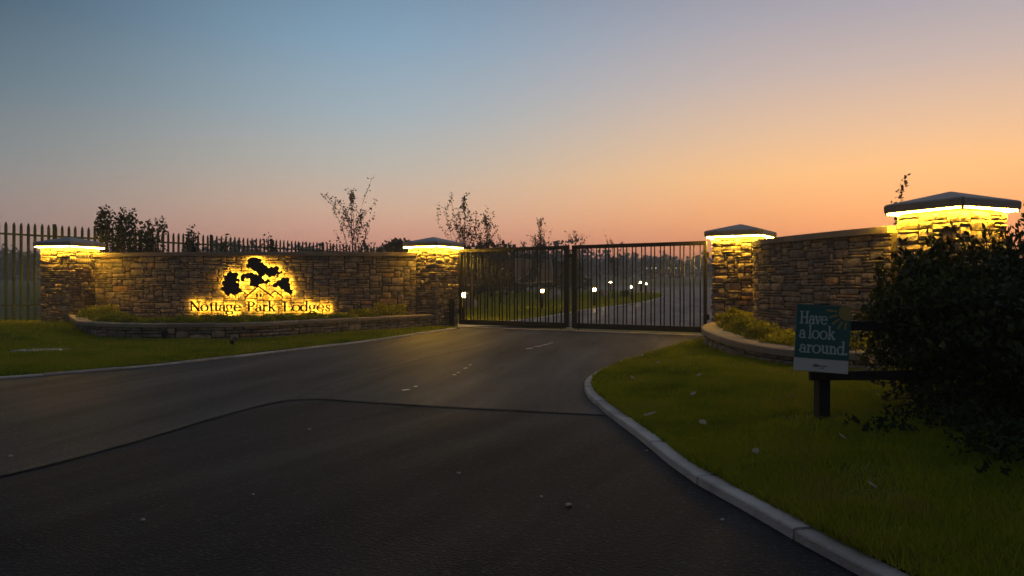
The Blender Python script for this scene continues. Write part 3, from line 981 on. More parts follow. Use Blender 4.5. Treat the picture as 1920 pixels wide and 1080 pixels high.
for word, a, b in (('Nottage', 195, 727), ('Park', 780, 1077), ('Lodges', 1140, 1614)):
    tot = sum(GL[c_][1] for c_ in word)
    k = (b - a) / tot
    x = a
    for c_ in word:
        key = (c_, round(k, 3))
        if key not in _lm:
            _lm[key] = plate_mesh('letter', glyph(c_), U, .022, [M_LETTER, M_BACKLIT], sx=k)
        sign_piece('letter', _lm[key], x, 768)
        x += GL[c_][1] * k
def blob(circles, strokes=(), cx=0, cy=0, noise=4.5, seed=1, step=4.0):
    prims = [('c', (x - cx, cy - y, r_)) for x, y, r_ in circles] + [('s', [(x - cx, cy - y) for x, y in pts], w) for pts, w in strokes]
    xs_ = [p[1][0] for p in prims if p[0] == 'c'] + [q[0] for p in prims if p[0] == 's' for q in p[1]]
    ys_ = [p[1][1] for p in prims if p[0] == 'c'] + [q[1] for p in prims if p[0] == 's' for q in p[1]]
    return plate_geom(prims, (min(xs_) - 70, min(ys_) - 70, max(xs_) + 70, max(ys_) + 70), step, noise, seed)
left_tree = [(612, 405, 32), (660, 410, 36), (580, 440, 36), (625, 450, 56), (690, 455, 20), (560, 490, 34), (620, 520, 62), (680, 510, 32), (545, 545, 24), (590, 570, 38), (655, 562, 46), (705, 555, 20), (722, 572, 12)]
top_tree = [(835, 270, 42), (800, 312, 26), (880, 270, 38), (915, 260, 20), (860, 315, 46), (920, 320, 42), (960, 350, 46), (930, 380, 42), (1000, 370, 42), (1040, 360, 36), (1080, 340, 28), (1060, 390, 28), (1100, 385, 18), (1130, 375, 13), (1020, 405, 22), (1090, 412, 16), (905, 370, 26), (918, 410, 28), (905, 440, 34),
            (750, 420, 28), (790, 413, 32), (830, 408, 28), (870, 425, 32), (738, 452, 20), (726, 466, 10), (850, 455, 36), (900, 460, 46), (828, 497, 24), (880, 500, 28), (862, 512, 14), (930, 470, 28)]
twig = [(960, 480, 15), (988, 470, 20), (1008, 470, 12), (972, 490, 11)]
right_tree = [(1070, 510, 26), (1052, 520, 12), (1110, 490, 32), (1150, 462, 32), (1182, 460, 32), (1150, 510, 40), (1190, 500, 26), (1190, 545, 32), (1213, 570, 26), (1230, 580, 16), (1240, 560, 10), (1168, 555, 18)]
for seedk, (cs, st) in enumerate(((left_tree, [([(690, 590), (665, 630)], 10), ([(640, 590), (636, 622)], 7), ([(605, 590), (602, 606)], 7), ([(700, 585), (726, 566)], 12)]), (top_tree, []), (twig, []), (right_tree, [([(1213, 585), (1216, 600)], 8)]))):
    cx = sum(c_[0] for c_ in cs) / len(cs); cy = sum(c_[1] for c_ in cs) / len(cs)
    g = blob(cs, st, cx, cy, 4.5, seedk)
    me = plate_mesh('tree_silhouette', g, U, .022, [M_LETTER, M_BACKLIT])
    sign_piece('tree_silhouette', me, cx, cy)
roof_st = [([(765, 628), (895, 517), (1045, 626)], 15), ([(1012, 602), (1062, 564), (1145, 626)], 12), ([(738, 570), (790, 606)], 12)]
g = blob([(895, 520, 8)], roof_st, 930, 600, 0, 1, 3.0)
sign_piece('roof_outline', plate_mesh('roof_outline', g, U, .022, [M_LETTER, M_BACKLIT]), 930, 600)
g = plate_geom([('e', (0, 0, 11, 21))], (-20, -30, 20, 30), 3)
wm_ = plate_mesh('window_oval', g, U, .022, [M_LETTER, M_BACKLIT])
for zx in (882, 920):
    sign_piece('window_oval', wm_, zx, 607)
# ------------------------------------------------------------------ gate
G0 = Vector((-1.45, 20.15, 0)); G1 = Vector((4.35, 16.4, 0))
GL_LEN = (G1 - G0).length
def gate_leaf(s0, s1, hinge_left, label):
    L = s1 - s0
    gd = (G1 - G0).normalized()
    root = empty('gate_leaf', G0 + gd * s0, GA)
    tag(root, label, 'gate', 'pair of black bar gate leaves')
    mw, hw = .13, .07
    lw, rw = (hw, mw) if hinge_left else (mw, hw)
    MB().bbox((L / 2, 0, 2.065), (L, .07, .09), .006).build('top_rail', M_BLACK, root)
    MB().bbox((L / 2, 0, .135), (L, .07, .13), .006).build('bottom_rail', M_BLACK, root)
    MB().bbox((lw / 2, 0, 1.11), (lw, .066, 1.82), .006).build('stile', M_BLACK, root)
    MB().bbox((L - rw / 2, 0, 1.11), (rw, .066, 1.82), .006).build('stile', M_BLACK, root)
    bm_ = MB().tube((0, 0, .195), (0, 0, 2.022), .0155, n=8)
    me = bpy.data.meshes.new('bar'); me.from_pydata(bm_.V, [], bm_.F); me.update(); me.materials.append(M_BLACK)
    me.polygons.foreach_set('use_smooth', np.array([len(p.vertices) == 4 for p in me.polygons]))
    x = lw + .07
    k = 0
    while x < L - rw - .03:
        o = bpy.data.objects.new('bar', me); COL.objects.link(o); o.parent = root; o.location = (x, 0, 0)
        x += .088 if k % 2 == 0 else .145
        k += 1
    # hinges and catch
    hx = 0 if hinge_left else L
    for z in (.42, 1.8):
        MB().tube((hx + (-.03 if hinge_left else .03), 0, z - .06), (hx + (-.03 if hinge_left else .03), 0, z + .06), .028, n=10).build('hinge', M_BLACK, root)
    mx_ = L if hinge_left else 0
    MB().box((mx_ + (.018 if hinge_left else -.018), .0, 1.86), (.05, .05, .09)).build('catch', M_BLACK, root)
    MB().tube((L - .2 if hinge_left else .2, -.05, .02), (L - .2 if hinge_left else .2, -.05, .5), .012, n=8).build('drop_bolt', M_BLACK, root)
    return root
mid = GL_LEN / 2
gate_leaf(.03, mid - .045, True, 'left leaf of the tall black bar gate, next to the sign wall pillar')
gate_leaf(mid + .045, GL_LEN - .03, False, 'right leaf of the tall black bar gate, in front of the curving drive')
gp = empty('gate_stop_post', (-1.62, 19.93, 0), GA)
tag(gp, 'short black steel post at the foot of the pillar beside the left gate leaf', 'post')
MB().bbox((0, 0, .36), (.10, .10, .72), .01).build('post', M_BLACK, gp)
MB().bbox((0, 0, .74), (.12, .12, .03), .008).build('top_plate', M_BLACK, gp)
th = MB()
gd = (G1 - G0).normalized(); gn = Vector((-gd.y, gd.x, 0))
for a, b in ((-.12, .1),):
    P = [G0 + gd * -.1 + gn * a, G1 + gd * .1 + gn * a, G1 + gd * .1 + gn * b, G0 + gd * -.1 + gn * b]
    th.add([(p.x, p.y, .012) for p in P] + [(p.x, p.y, -.05) for p in P], [(0, 1, 2, 3), (0, 4, 5, 1), (1, 5, 6, 2), (2, 6, 7, 3), (3, 7, 4, 0)])
tag(th.build('gate_threshold', M_KERB), 'pale concrete strip set in the tarmac under the gates', 'threshold', kind='structure')
cm = G0 + gd * mid
gs = MB().bbox((0, 0, .03), (.16, .12, .08), .012, GA).build('gate_stop', M_KERB)
gs.location = (cm.x - gn.x * .05, cm.y - gn.y * .05, 0.015)
tag(gs, 'small concrete stop block on the ground where the two gate leaves meet', 'gate stop')

# ------------------------------------------------------------------ palisade fence
FA = np.array([-14.7, 21.3]); FD = np.array([.535, .845])
fence = empty('palisade_fence', (FA[0], FA[1], 0), math.atan2(FD[1], FD[0]))
tag(fence, 'tall green steel palisade fence with pointed pales behind the sign wall', 'fence')
def pale_mesh(h, w, t, name):
    pr = [(-w / 2, .012), (-w / 5, -.014), (0, -.004), (w / 5, -.014), (w / 2, .012)]
    V = []; F = []
    for z, k in ((0, 1), (h - .12, 1), (h - .05, .7), (h, .06)):
        V += [(x * k, y, z) for x, y in pr]
    n = len(pr)
    for i in range(3):
        for j in range(n - 1):
            F.append((i * n + j, i * n + j + 1, i * n + n + j + 1, i * n + n + j))
    b = len(V)
    V += [(x, y + .006, z) for x, y, z in V]
    F += [tuple(b + k for k in reversed(f)) for f in F]
    for i in range(3):
        for j in (0, n - 1):
            F.append((i * n + j, i * n + n + j, b + i * n + n + j, b + i * n + j))
    me = bpy.data.meshes.new(name); me.from_pydata(V, [], F); me.update(); me.materials.append(M_FENCE)
    return me
pm = pale_mesh(2.92, .085, .004, 'pale')
k = 0
x = -3.0
while x < 19.5:
    o = bpy.data.objects.new('pale', pm); COL.objects.link(o); o.parent = fence
    o.location = (x, -.05, .05 + random.uniform(-.008, .008)); o.rotation_euler = (0, random.uniform(-.004, .004), 0)
    x += .194
for z in (.55, 2.62):
    MB().box((8.2, 0, z), (22.6, .05, .055)).build('rail', M_FENCE, fence)
for i in range(9):
    x = -1.35 + i * 2.72
    if x > 19.6: break
    MB().bbox((x + .097, .055, 1.5), (.10, .055, 3.0), .012).build('post', M_FENCE, fence)

# ------------------------------------------------------------------ foliage tools
def leaf_arrays(P, size, r, fold=.25, aspect=.5, updir=None, upw=0.0):
    """P (n,3) -> verts and triangles of diamond leaves with a fold"""
    n = len(P)
    d = r.normal(size=(n, 3))
    if updir is not None:
        d = d / np.linalg.norm(d, axis=1, keepdims=True) + np.asarray(updir) * upw
    d /= np.linalg.norm(d, axis=1, keepdims=True) + 1e-9
    q = r.normal(size=(n, 3)); s_ = np.cross(d, q); s_ /= np.linalg.norm(s_, axis=1, keepdims=True) + 1e-9
    nn = np.cross(d, s_)
    L = size * r.uniform(.6, 1.35, (n, 1))
    base = P; tip = P + d * L
    m_ = P + d * L * .45
    l = m_ + s_ * L * aspect * .5 + nn * L * fold * .3
    rr = m_ - s_ * L * aspect * .5 + nn * L * fold * .3
    V = np.stack([base, l, tip, rr], 1).reshape(-1, 3)
    i = np.arange(n) * 4
    F = np.concatenate([np.stack([i, i + 1, i + 2], 1), np.stack([i, i + 2, i + 3], 1)])
    return V, F
def in_blobs(r, blobs, n, shell=.55, under=.2):
    """points in a union of ellipsoids (cx,cy,cz,rx,ry,rz), more of them near the outside, clumped"""
    vol = np.array([b[3] * b[4] * b[5] for b in blobs]) ** (2 / 3)
    k = r.choice(len(blobs), n, p=vol / vol.sum())
    B = np.array(blobs)[k]
    d = r.normal(size=(n, 3)); d /= np.linalg.norm(d, axis=1, keepdims=True)
    rad = np.where(r.random(n) < shell, r.uniform(.82, 1.08, n), r.random(n) ** .5)
    lump = 1 + .16 * np.sin(d[:, 0] * 6 + k * 1.7) * np.sin(d[:, 1] * 7 + k) * np.sin(d[:, 2] * 6 + k * 2.3)
    return B[:, :3] + d * (rad * lump)[:, None] * B[:, 3:]
def np_mesh(name, V, F, m, parent=None):
    me = bpy.data.meshes.new(name)
    V = np.ascontiguousarray(V, dtype=np.float32); F = np.ascontiguousarray(F, dtype=np.int32)
    me.vertices.add(len(V)); me.vertices.foreach_set('co', V.ravel())
    me.loops.add(F.size); me.loops.foreach_set('vertex_index', F.ravel())
    me.polygons.add(len(F)); me.polygons.foreach_set('loop_start', np.arange(0, F.size, F.shape[1], dtype=np.int32))
    me.update(calc_edges=True); me.validate()
    me.materials.append(m)
    o = bpy.data.objects.new(name, me); COL.objects.link(o)
    if parent is not None: o.parent = parent
    return o

# climbing shrubs growing over the fence
def fence_at(px):
    k_ = (px - 960) / 1387.0
    t = (k_ * FA[1] - FA[0]) / (FD[0] - k_ * FD[1])
    return FA + FD * t
def climber(x, y, zb, zt, w, n, label, seed, extra=()):
    r = np.random.default_rng(seed)
    root = empty('climbing_shrub', (x, y, 0))
    tag(root, label, 'shrub', 'shrubs growing through the palisade fence')
    h = zt - zb
    blobs = [(0, -.05, zb + h * .5, w * .5, .28, h * .5)]
    for i in range(9):
        blobs.append((r.uniform(-.5, .5) * w, r.uniform(-.2, .2), zb + h * r.uniform(.25, .92), w * r.uniform(.12, .24), .2, h * r.uniform(.1, .2)))
    P = in_blobs(r, blobs, n)
    V, F = leaf_arrays(P, .105, r, aspect=.75)
    np_mesh('foliage', V, F, M_IVY, root)
    mb = MB()
    for i in range(5):
        a = (r.uniform(-.1, .1), 0, .02); b = (r.uniform(-.4, .4) * w, .03, zb + h * r.uniform(.5, .95))
        mb.tube(a, b, .025, .008, 5)
    mb.build('stem', M_BARK, root)['kind'] = 'stuff'
for i, (px, zt, w, n, lab) in enumerate([(207, 3.52, 1.05, 1500, 'bushy dark climber highest on the fence, just right of the left end pillar'),
                                        (256, 3.40, .85, 1100, 'rounded dark climber on the fence, second from the left'),
                                        (291, 3.36, .75, 900, 'leafy climber drooping right, third from the left on the fence'),
                                        (363, 3.22, .5, 420, 'narrow leafy clump standing alone on the fence right of the big climbers'),
                                        (428, 3.08, .45, 260, 'thin wispy climber on the fence above the emblem left side'),
                                        (502, 3.12, .75, 620, 'squat round clump on the fence above the emblem'),
                                        (632, 3.06, .9, 380, 'low dark clump in the fence below the first sapling')]):
    p = fence_at(px)
    climber(p[0], p[1], .3, zt, w, int(n * 1.6), lab, 300 + i)

# ------------------------------------------------------------------ saplings
def sapling(loc, H, spread, label, seed, nbr=9, leafn=26, lean=0.0):
    r = np.random.default_rng(seed)
    root = empty('sapling', loc)
    tag(root, label, 'tree', 'young sparse trees against the sunset')
    tr = MB(); br = MB()
    th = H * .82
    pts = [Vector((lean * z + .03 * math.sin(z * 2 + seed), .02 * math.cos(z * 3 + seed), z)) for z in np.linspace(0, th, 8)]
    for a, b, k_ in zip(pts[:-1], pts[1:], range(7)):
        tr.tube(a, b, .038 * (1 - k_ / 8) + .006, .038 * (1 - (k_ + 1) / 8) + .006, 6, False)
    L = []
    def twig(p, d, l, rad, depth):
        n = 5; q = p
        for k_ in range(n):
            d2 = (d + Vector((r.normal() * .13, r.normal() * .13, .10))).normalized()
            q2 = q + d2 * (l / n)
            br.tube(q, q2, rad * (1 - k_ / (n + 1)), rad * (1 - (k_ + 1) / (n + 1)), 4, False)
            m_ = leafn // (2 + depth)
            for _ in range(m_):
                if r.random() < .52:
                    L.append(q.lerp(q2, r.random()) + Vector(r.normal(size=3) * .045))
            if depth < 1 and k_ > 0 and r.random() < .75:
                dd = (d2 + Vector((r.normal() * .7, r.normal() * .7, .1))).normalized()
                twig(q2, dd, l * .38, rad * .6, depth + 1)
            q, d = q2, d2
    for i in range(nbr):
        f = i / max(1, nbr - 1)
        z = th * (.30 + .42 * f + r.uniform(-.03, .03))
        p = Vector(np.array([np.interp(z, [v.z for v in pts], [v[c_] for v in pts]) for c_ in (0, 1)] + [z]))
        a = i * 2.4 + r.uniform(-.6, .6)
        out = spread * (1.0 - .55 * f) * r.uniform(.65, 1.1)
        rise = H * r.uniform(.66, .92) - z
        d = Vector((math.cos(a) * out, math.sin(a) * out * .7, max(.3, rise))) 
        twig(p, d.normalized(), d.length, .016, 0)
    twig(pts[-1], Vector((0, 0, 1)), H * .14, .01, 0)
    tr.build('trunk', M_BARK, root); br.build('branches', M_BARK, root)['kind'] = 'stuff'
    P = np.array([tuple(v) for v in L])
    V, F = leaf_arrays(P, .10, r, aspect=.6)
    np_mesh('crown', V, F, M_SAP, root)
SAPS = [(660, 31, 5.15, 1.15, 10, 24, 'first sapling from the left, standing above the sign wall coping'),
        (872, 31, 4.95, 1.35, 13, 22, 'broadest sapling, just right of the lit pillar by the gate'),
        (914, 33, 4.25, .75, 8, 24, 'smaller bushy sapling close to the right of the broadest one'),
        (938, 40, 3.95, .3, 4, 10, 'thin single-stem sapling left of the middle of the left gate leaf'),
        (983, 44, 3.9, .3, 4, 10, 'thin low sapling showing just above the left gate leaf'),
        (1013, 39, 4.75, .75, 8, 24, 'forked sapling above the right half of the left gate leaf'),
        (1079, 43, 4.35, .55, 6, 20, 'sapling rising over the meeting of the two gate leaves'),
        (1150, 47, 4.2, .5, 5, 16, 'low sapling showing above the right gate leaf'),
        (1690, 19, 3.9, .28, 3, 16, 'sapling tips showing above the near lit pillar cap at right')]
for i, (px, Y, zt, sp, nb, ln, lab) in enumerate(SAPS):
    X = (px - 960) / 1387 * Y
    tz = float(T(X, Y)) - .03
    sapling((X, Y, tz), zt - tz, sp, lab, (531, 501, 502, 503, 504, 505, 506, 507, 508)[i], nb, ln)

# ------------------------------------------------------------------ far trees and woods
def far_tree(loc, H, W, label, seed, n=1500, lf=.32):
    r = np.random.default_rng(seed)
    root = empty('far_tree', loc)
    tag(root, label, 'tree', 'dark trees behind the gate lawn')
    blobs = []
    for i in range(11):
        z = r.uniform(.22, .88) * H
        wr_ = W * .5 * math.sin(math.pi * min(.95, .25 + .62 * z / H)) ** .7
        blobs.append((r.uniform(-.7, .7) * wr_, r.uniform(-.7, .7) * wr_, z, W * r.uniform(.17, .28), W * r.uniform(.17, .28), H * r.uniform(.1, .17)))
    P = in_blobs(r, blobs, n, .6)
    V, F = leaf_arrays(P, lf, r, aspect=.8)
    np_mesh('crown', V, F, M_TREE, root)
    mb = MB().tube((0, 0, -.2), (0, 0, H * .55), .14, .07, 7)
    for i in range(5):
        a = r.uniform(0, 6.3)
        mb.tube((0, 0, H * r.uniform(.2, .5)), (math.cos(a) * W * .3, math.sin(a) * W * .3, H * r.uniform(.5, .8)), .06, .02, 5)
    mb.build('trunk', M_BARK, root)
FT = [(858, 48, 3.9, 3.4, 'dark tree at the left edge of the gate view, beside the lit pillar'), (889, 52, 4.3, 3.6, 'dark rounded tree second from the lit pillar behind the left gate leaf'),
      (922, 50, 4.1, 3.2, 'dark tree third from the lit pillar behind the left gate leaf'), (950, 54, 4.1, 3.0, 'dark tree left of the pale display panels'),
      (985, 62, 3.7, 3.0, 'lower dark tree directly behind the pale display panels'), (1014, 58, 4.3, 2.6, 'upright dark tree behind the right half of the pale display panels'),
      (1043, 66, 3.5, 3.4, 'low dark tree right of the pale display panels'), (1072, 72, 3.9, 3.0, 'dark tree behind the meeting stiles of the gates'),
      (830, 50, 4.0, 3.4, 'dark tree half hidden behind the lit pillar by the gate'), (752, 46, 4.05, 3.2, 'low dark bush top peeping over the coping left of the gate pillar')]
for i, (px, Y, zt, W, lab) in enumerate(FT):
    X = (px - 960) / 1387 * Y
    tz = float(T(X, Y)) - .05
    far_tree((X, Y, tz), zt - tz + 0.0, W, lab, 700 + i)
r = np.random.default_rng(77)
def wood(name, label, specs, lf, seed):
    r = np.random.default_rng(seed)
    Ps = []
    for (x0, x1, Y, h0, h1, step) in specs:
        x = x0
        while x < x1:
            yy = Y + r.uniform(-.06, .06) * Y
            H = r.uniform(h0, h1); W = H * r.uniform(.8, 1.3)
            tz = float(T(x, yy))
            bl = [(x + r.uniform(-.3, .3) * W, yy + r.uniform(-.3, .3) * W, tz + H * r.uniform(.2, .8), W * r.uniform(.22, .36), W * .3, H * r.uniform(.16, .26)) for _ in range(6)]
            bl.append((x, yy, tz + H * .3, W * .5, W * .4, H * .35))
            Ps.append(in_blobs(r, bl, 330, .7))
            x += step * r.uniform(.6, 1.3)
    P = np.concatenate(Ps)
    V, F = leaf_arrays(P, lf, r, aspect=.9)
    o = np_mesh(name, V, F, M_WOODS)
    tag(o, label, 'woodland', kind='stuff')
wood('distant_wood', 'hazy grey-green belt of far trees along the horizon', [(-330, 330, 300, 7, 12, 7), (-300, 330, 265, 6, 9, 8)], 1.5, 81)
wood('far_hedgerow', 'darker hedgerow of trees across the field behind the gates', [(-110, 13, 150, 4.5, 8.5, 4.5), (14, 120, 185, 4.0, 6.5, 5)], .9, 82)
# distant hills
xs_ = np.linspace(-640, 640, 80); ys_ = np.linspace(520, 800, 12)
def hz(x, y):
    a = np.exp(-((y - 660) / 70.0) ** 2)
    return T(x, y) - .5 + a * (8 + 4 * np.sin(x / 95.0 + .6) + 2.5 * np.sin(x / 37.0) + 6 * np.exp(-((x - 430) / 90.0) ** 2))
tag(sheet('hills', xs_, ys_, hz, M_HILL), 'faint low hills on the horizon', 'hills', kind='structure')

# ------------------------------------------------------------------ planter shrubs
ORD = ['first', 'second', 'third', 'fourth', 'fifth', 'sixth', 'seventh', 'eighth', 'ninth', 'tenth', 'eleventh', 'twelfth', 'thirteenth', 'fourteenth', 'fifteenth', 'sixteenth', 'seventeenth', 'eighteenth']
def shrub(loc, w, h, n, label, group, seed):
    r = np.random.default_rng(seed)
    root = empty('planter_shrub', loc)
    tag(root, label, 'shrub', group)
    bl = [(0, 0, h * .34, w * .40, w * .36, h * .52)]
    for i in range(7):
        a = r.uniform(0, 6.3); d = r.uniform(.15, .42) * w
        bl.append((math.cos(a) * d * .8, math.sin(a) * d * .8, h * r.uniform(.4, .85), w * .13, w * .13, h * .22))
    P = in_blobs(r, bl, n, .75)
    P[:, 2] = np.maximum(P[:, 2], .01)
    V, F = leaf_arrays(P, .042, r, aspect=.55, updir=(0, 0, 1), upw=.7)
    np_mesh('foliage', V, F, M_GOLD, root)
    mb = MB()
    for i in range(6):
        a = r.uniform(0, 6.3)
        mb.tube((0, 0, -.04), (math.cos(a) * w * .3, math.sin(a) * w * .3, h * .6), .008, .004, 4, False)
    mb.build('stem', M_BARK, root)['kind'] = 'stuff'
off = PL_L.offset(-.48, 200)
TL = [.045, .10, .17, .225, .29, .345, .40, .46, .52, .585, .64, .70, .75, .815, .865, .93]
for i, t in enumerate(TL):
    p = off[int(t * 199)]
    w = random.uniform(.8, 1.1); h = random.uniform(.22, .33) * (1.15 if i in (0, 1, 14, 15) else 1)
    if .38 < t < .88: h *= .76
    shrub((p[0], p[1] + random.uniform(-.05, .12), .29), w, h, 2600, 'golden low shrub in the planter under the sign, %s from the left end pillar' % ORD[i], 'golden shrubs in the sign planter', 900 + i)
off = PL_R.offset(-.50, 200)
for i, t in enumerate((.04, .13, .225, .32, .41, .50, .59, .68, .77, .86)):
    p = off[int(t * 199)]
    w = random.uniform(.6, .8); h = random.uniform(.24, .34) if i else .38
    shrub((p[0], p[1], .27), w, h, 2600, 'golden low shrub in the right-hand planter, %s from the gate' % ORD[i], 'golden shrubs in the right-hand planter', 940 + i)

# ------------------------------------------------------------------ bollard lamps and other things behind the gate
def bollard(name='bollard_lamp'):
    root = empty(name)
    MB().tube((0, 0, 0), (0, 0, .72), .06, n=12).build('post', M_BLACK, root, True)
    MB().tube((0, 0, 0), (0, 0, .02), .095, n=12).build('base_plate', M_BLACK, root)
    MB().tube((0, 0, .755), (0, 0, .855), .066, .066, n=12).build('lamp', M_LAMP, root, True)
    for z0_, z1_ in ((.7225, .754), (.856, .8875)):
        MB().tube((0, 0, z0_), (0, 0, z1_), .082, .082, n=12).build('halo_ring', M_HALO, root, True)  # glowing rings added above and below the lamp in place of its halo
    MB().tube((0, 0, .89), (0, 0, .925), .085, .07, n=12).build('cap', M_BLACK, root)
    for i in range(3):
        a = i * 2.1 + .5
        MB().tube((.072 * math.cos(a), .072 * math.sin(a), .72), (.072 * math.cos(a), .072 * math.sin(a), .89), .006, n=4).build('guard_rod', M_BLACK, root)
    return root
bl = bollard()
BO = [(868.3, 21.9, 'nearest lit bollard lamp, just behind the hinge end of the left gate leaf'), (1016.5, 33, 'lit bollard lamp behind the right half of the left gate leaf'),
      (1114.5, 36.5, 'lit bollard lamp behind the left end of the right gate leaf, by the kerb'), (1145, 66, 'small far lit bollard lamp set back across the lawn'),
      (1184.5, 45, 'lit bollard lamp by the kerb in the middle of the right gate leaf'), (1201, 65, 'far lit bollard lamp, left one of the close pair by the bend'),
      (1211, 57, 'far lit bollard lamp, right one of the close pair by the bend')]
for i, (px, Y, lab) in enumerate(BO):
    o = bl if i == 0 else copy_tree(bl)
    X = (px - 960) / 1387 * Y
    o.location = (X, Y, float(T(X, Y)) + .03)
    tag(o, lab, 'lamp', 'bollard lamps along the drive')
wp = empty('timber_post', (-1.72, 31.8, .03))
tag(wp, 'thin orange-brown timber post with a pale crossbar on the lawn behind the left gate leaf', 'post')
MB().bbox((0, 0, .72), (.06, .06, 1.5), .008).build('post', M_OAK, wp)
MB().bbox((-.1, .05, 1.13), (.5, .03, .06), .005).build('crossbar', M_GALV, wp)
def boulder(loc, s, label, seed):
    bm = bmesh.new()
    bmesh.ops.create_icosphere(bm, subdivisions=3, radius=1)
    r = np.random.default_rng(seed)
    pl = r.normal(size=(9, 3)); pl /= np.linalg.norm(pl, axis=1, keepdims=True)
    for v in bm.verts:
        p = np.array(v.co)
        for q in pl:
            d = p @ q
            if d > .62: p = p - q * (d - .62)
        v.co = Vector(p * np.array(s))
    me = bpy.data.meshes.new('boulder'); bm.to_mesh(me); bm.free()
    o = link('boulder', me, M_ROCK)
    o.location = loc
    tag(o, label, 'boulder', 'pale boulders on the lawn behind the gate')
boulder((-1.85, 34.6, .2), (.36, .4, .5), 'pale boulder behind the thin timber post', 1)
boulder((2.55, 45, .55), (.42, .4, .6), 'pale boulder right of the second bollard lamp', 2)
boulder((6.3, 51, .55), (.45, .4, .5), 'pale boulder behind the left part of the right gate leaf', 3)
sb_ = np.random.default_rng(5)
lb = empty('low_bush', (7.6, 50, float(T(7.6, 50)) + .03))
tag(lb, 'small dark low bush on the lawn left of the middle bollard lamp', 'bush')
P = in_blobs(sb_, [(0, 0, .25, .3, .3, .25), (.15, 0, .35, .16, .16, .15)], 300)
V, F = leaf_arrays(P, .12, sb_); np_mesh('foliage', V, F, M_TREE, lb)
MB().tube((0, 0, -.03), (0, 0, .3), .03, .015, 5).build('stem', M_BARK, lb)
# pale framed display panels on posts
hb_ = empty('display_panels', (1.45, 48, float(T(1.45, 48)) + .02))
tag(hb_, 'two weathered panels in a pale tubular frame behind the left gate leaf', 'display board')
def quad_frame(P, parent, r_=.03):
    mb = MB()
    for a, b in zip(P, P[1:] + P[:1]):
        mb.tube(a, b, r_, n=6)
    pn = mk('panel', [Vector(p) for p in P] + [Vector(p) + Vector((0, .03, 0)) for p in P], [(0, 1, 2, 3), (7, 6, 5, 4), (0, 4, 5, 1), (1, 5, 6, 2), (2, 6, 7, 3), (3, 7, 4, 0)], M_PANEL, parent)
    mb.build('panel_frame', M_GALV, parent)
quad_frame([(-1.2, 0, 1.1), (-1.22, 0, 2.6), (-.2, .3, 2.5), (-.3, .25, 1.7)], hb_)
quad_frame([(.1, .2, 1.05), (.42, .2, 2.55), (1.1, 0, 2.5), (1.24, 0, 1.15)], hb_)
MB().tube((-.75, .05, .98), (1.24, .02, 1.12), .035, n=6).tube((-1.2, 0, 1.1), (-.75, .05, .98), .035, n=6).build('bottom_rail', M_GALV, hb_)
for x, h in ((-1.2, 1.1), (-.3, 1.7), (.1, 1.05), (1.24, 1.12)):
    MB().tube((x, .06, -.1), (x, .06, h), .035, n=6).build('leg', M_BLACK, hb_)
# far lamps
dl = MB().tube((0, 0, 0), (0, 0, .3), .15, n=6)
dme = bpy.data.meshes.new('far_street_lamp')
for i, px in enumerate((1213, 1222, 1230, 1239, 1254, 1268, 1276, 1305)):
    Y = 172.0
    X = (px - 960) / 1387 * Y
    tz = float(T(X, Y))
    lp = empty('street_lamp', (X, Y, tz))
    tag(lp, 'tiny far-off lamp, %s from the left in the row below the treeline' % ORD[i], 'lamp', 'row of tiny far lamps')
    h = 1.1 + 34 * Y / 1387 - tz
    MB().tube((0, 0, 0), (0, 0, h), .05, .035, 6).build('pole', M_BLACK, lp)
    MB().tube((0, 0, h), (0, 0, h + .1), .06, .05, n=8).build('lamp', M_FARLAMP, lp)

# ------------------------------------------------------------------ notice on the rail fence, right foreground
rf = empty('rail_fence', (2.23, 5.32, 0.12), R(5))
tag(rf, 'dark timber post-and-rail fence carrying the teal notice, running into the hedge', 'fence')
MB().bbox((0, 0, .40), (.085, .085, .92), .006).build('post', M_WOOD, rf)
MB().bbox((2.0, 0, .40), (.10, .10, .92), .008).build('post', M_WOOD, rf)
MB().bbox((1.1, -.062, .345), (2.45, .034, .066), .005).build('rail', M_WOOD, rf)
MB().bbox((1.1, -.062, .70), (2.45, .034, .07), .005).build('rail', M_WOOD, rf)
NB = empty('notice_board', (2.155, 5.17, .50), R(14))
NB.rotation_euler = (0, R(3.0), R(-16))
tag(NB, 'teal and white notice reading Have a look around, fixed to the dark rail fence', 'notice')
W_, H_ = .355, .47
panel = MB().bbox((0, 0, H_ / 2), (W_, .008, H_), .003).build('board', M_WHITE, NB)
MB().box((0, -.0055, .093 + (H_ - .093) / 2), (W_ - .001, .001, H_ - .094)).build('teal_field', M_TEAL, panel)
su = W_ / 405.0
def notice_text(word, x0, x1, base):
    tot = sum(GL[c_][1] for c_ in word)
    sc_ = .00086
    k = (x1 - x0) * su / (tot * sc_)
    x = -W_ / 2 + x0 * su
    for c_ in word:
        me = plate_mesh('letter', glyph(c_), sc_, .0012, [M_PALEINK], sx=k)
        o = bpy.data.objects.new('letter', me); COL.objects.link(o); o.parent = panel
        o.location = (x, -.0068, base)
        x += GL[c_][1] * sc_ * k
notice_text('Have', 28, 235, H_ - 155 * .00087)
notice_text('a', 30, 78, H_ - 272 * .00087)
notice_text('look', 96, 298, H_ - 272 * .00087)
notice_text('around.', 36, 396, H_ - 388 * .00087)
def notice_shape(name, prims, m, bounds, step=2.0):
    g_ = plate_geom(prims, bounds, step)
    me = plate_mesh(name, g_, su, .001, [m])
    o = bpy.data.objects.new(name, me); COL.objects.link(o); o.parent = panel
    o.location = (-W_ / 2, -.0066, 0)
    return o
HT = H_ / su
def half(p, w=None): return p
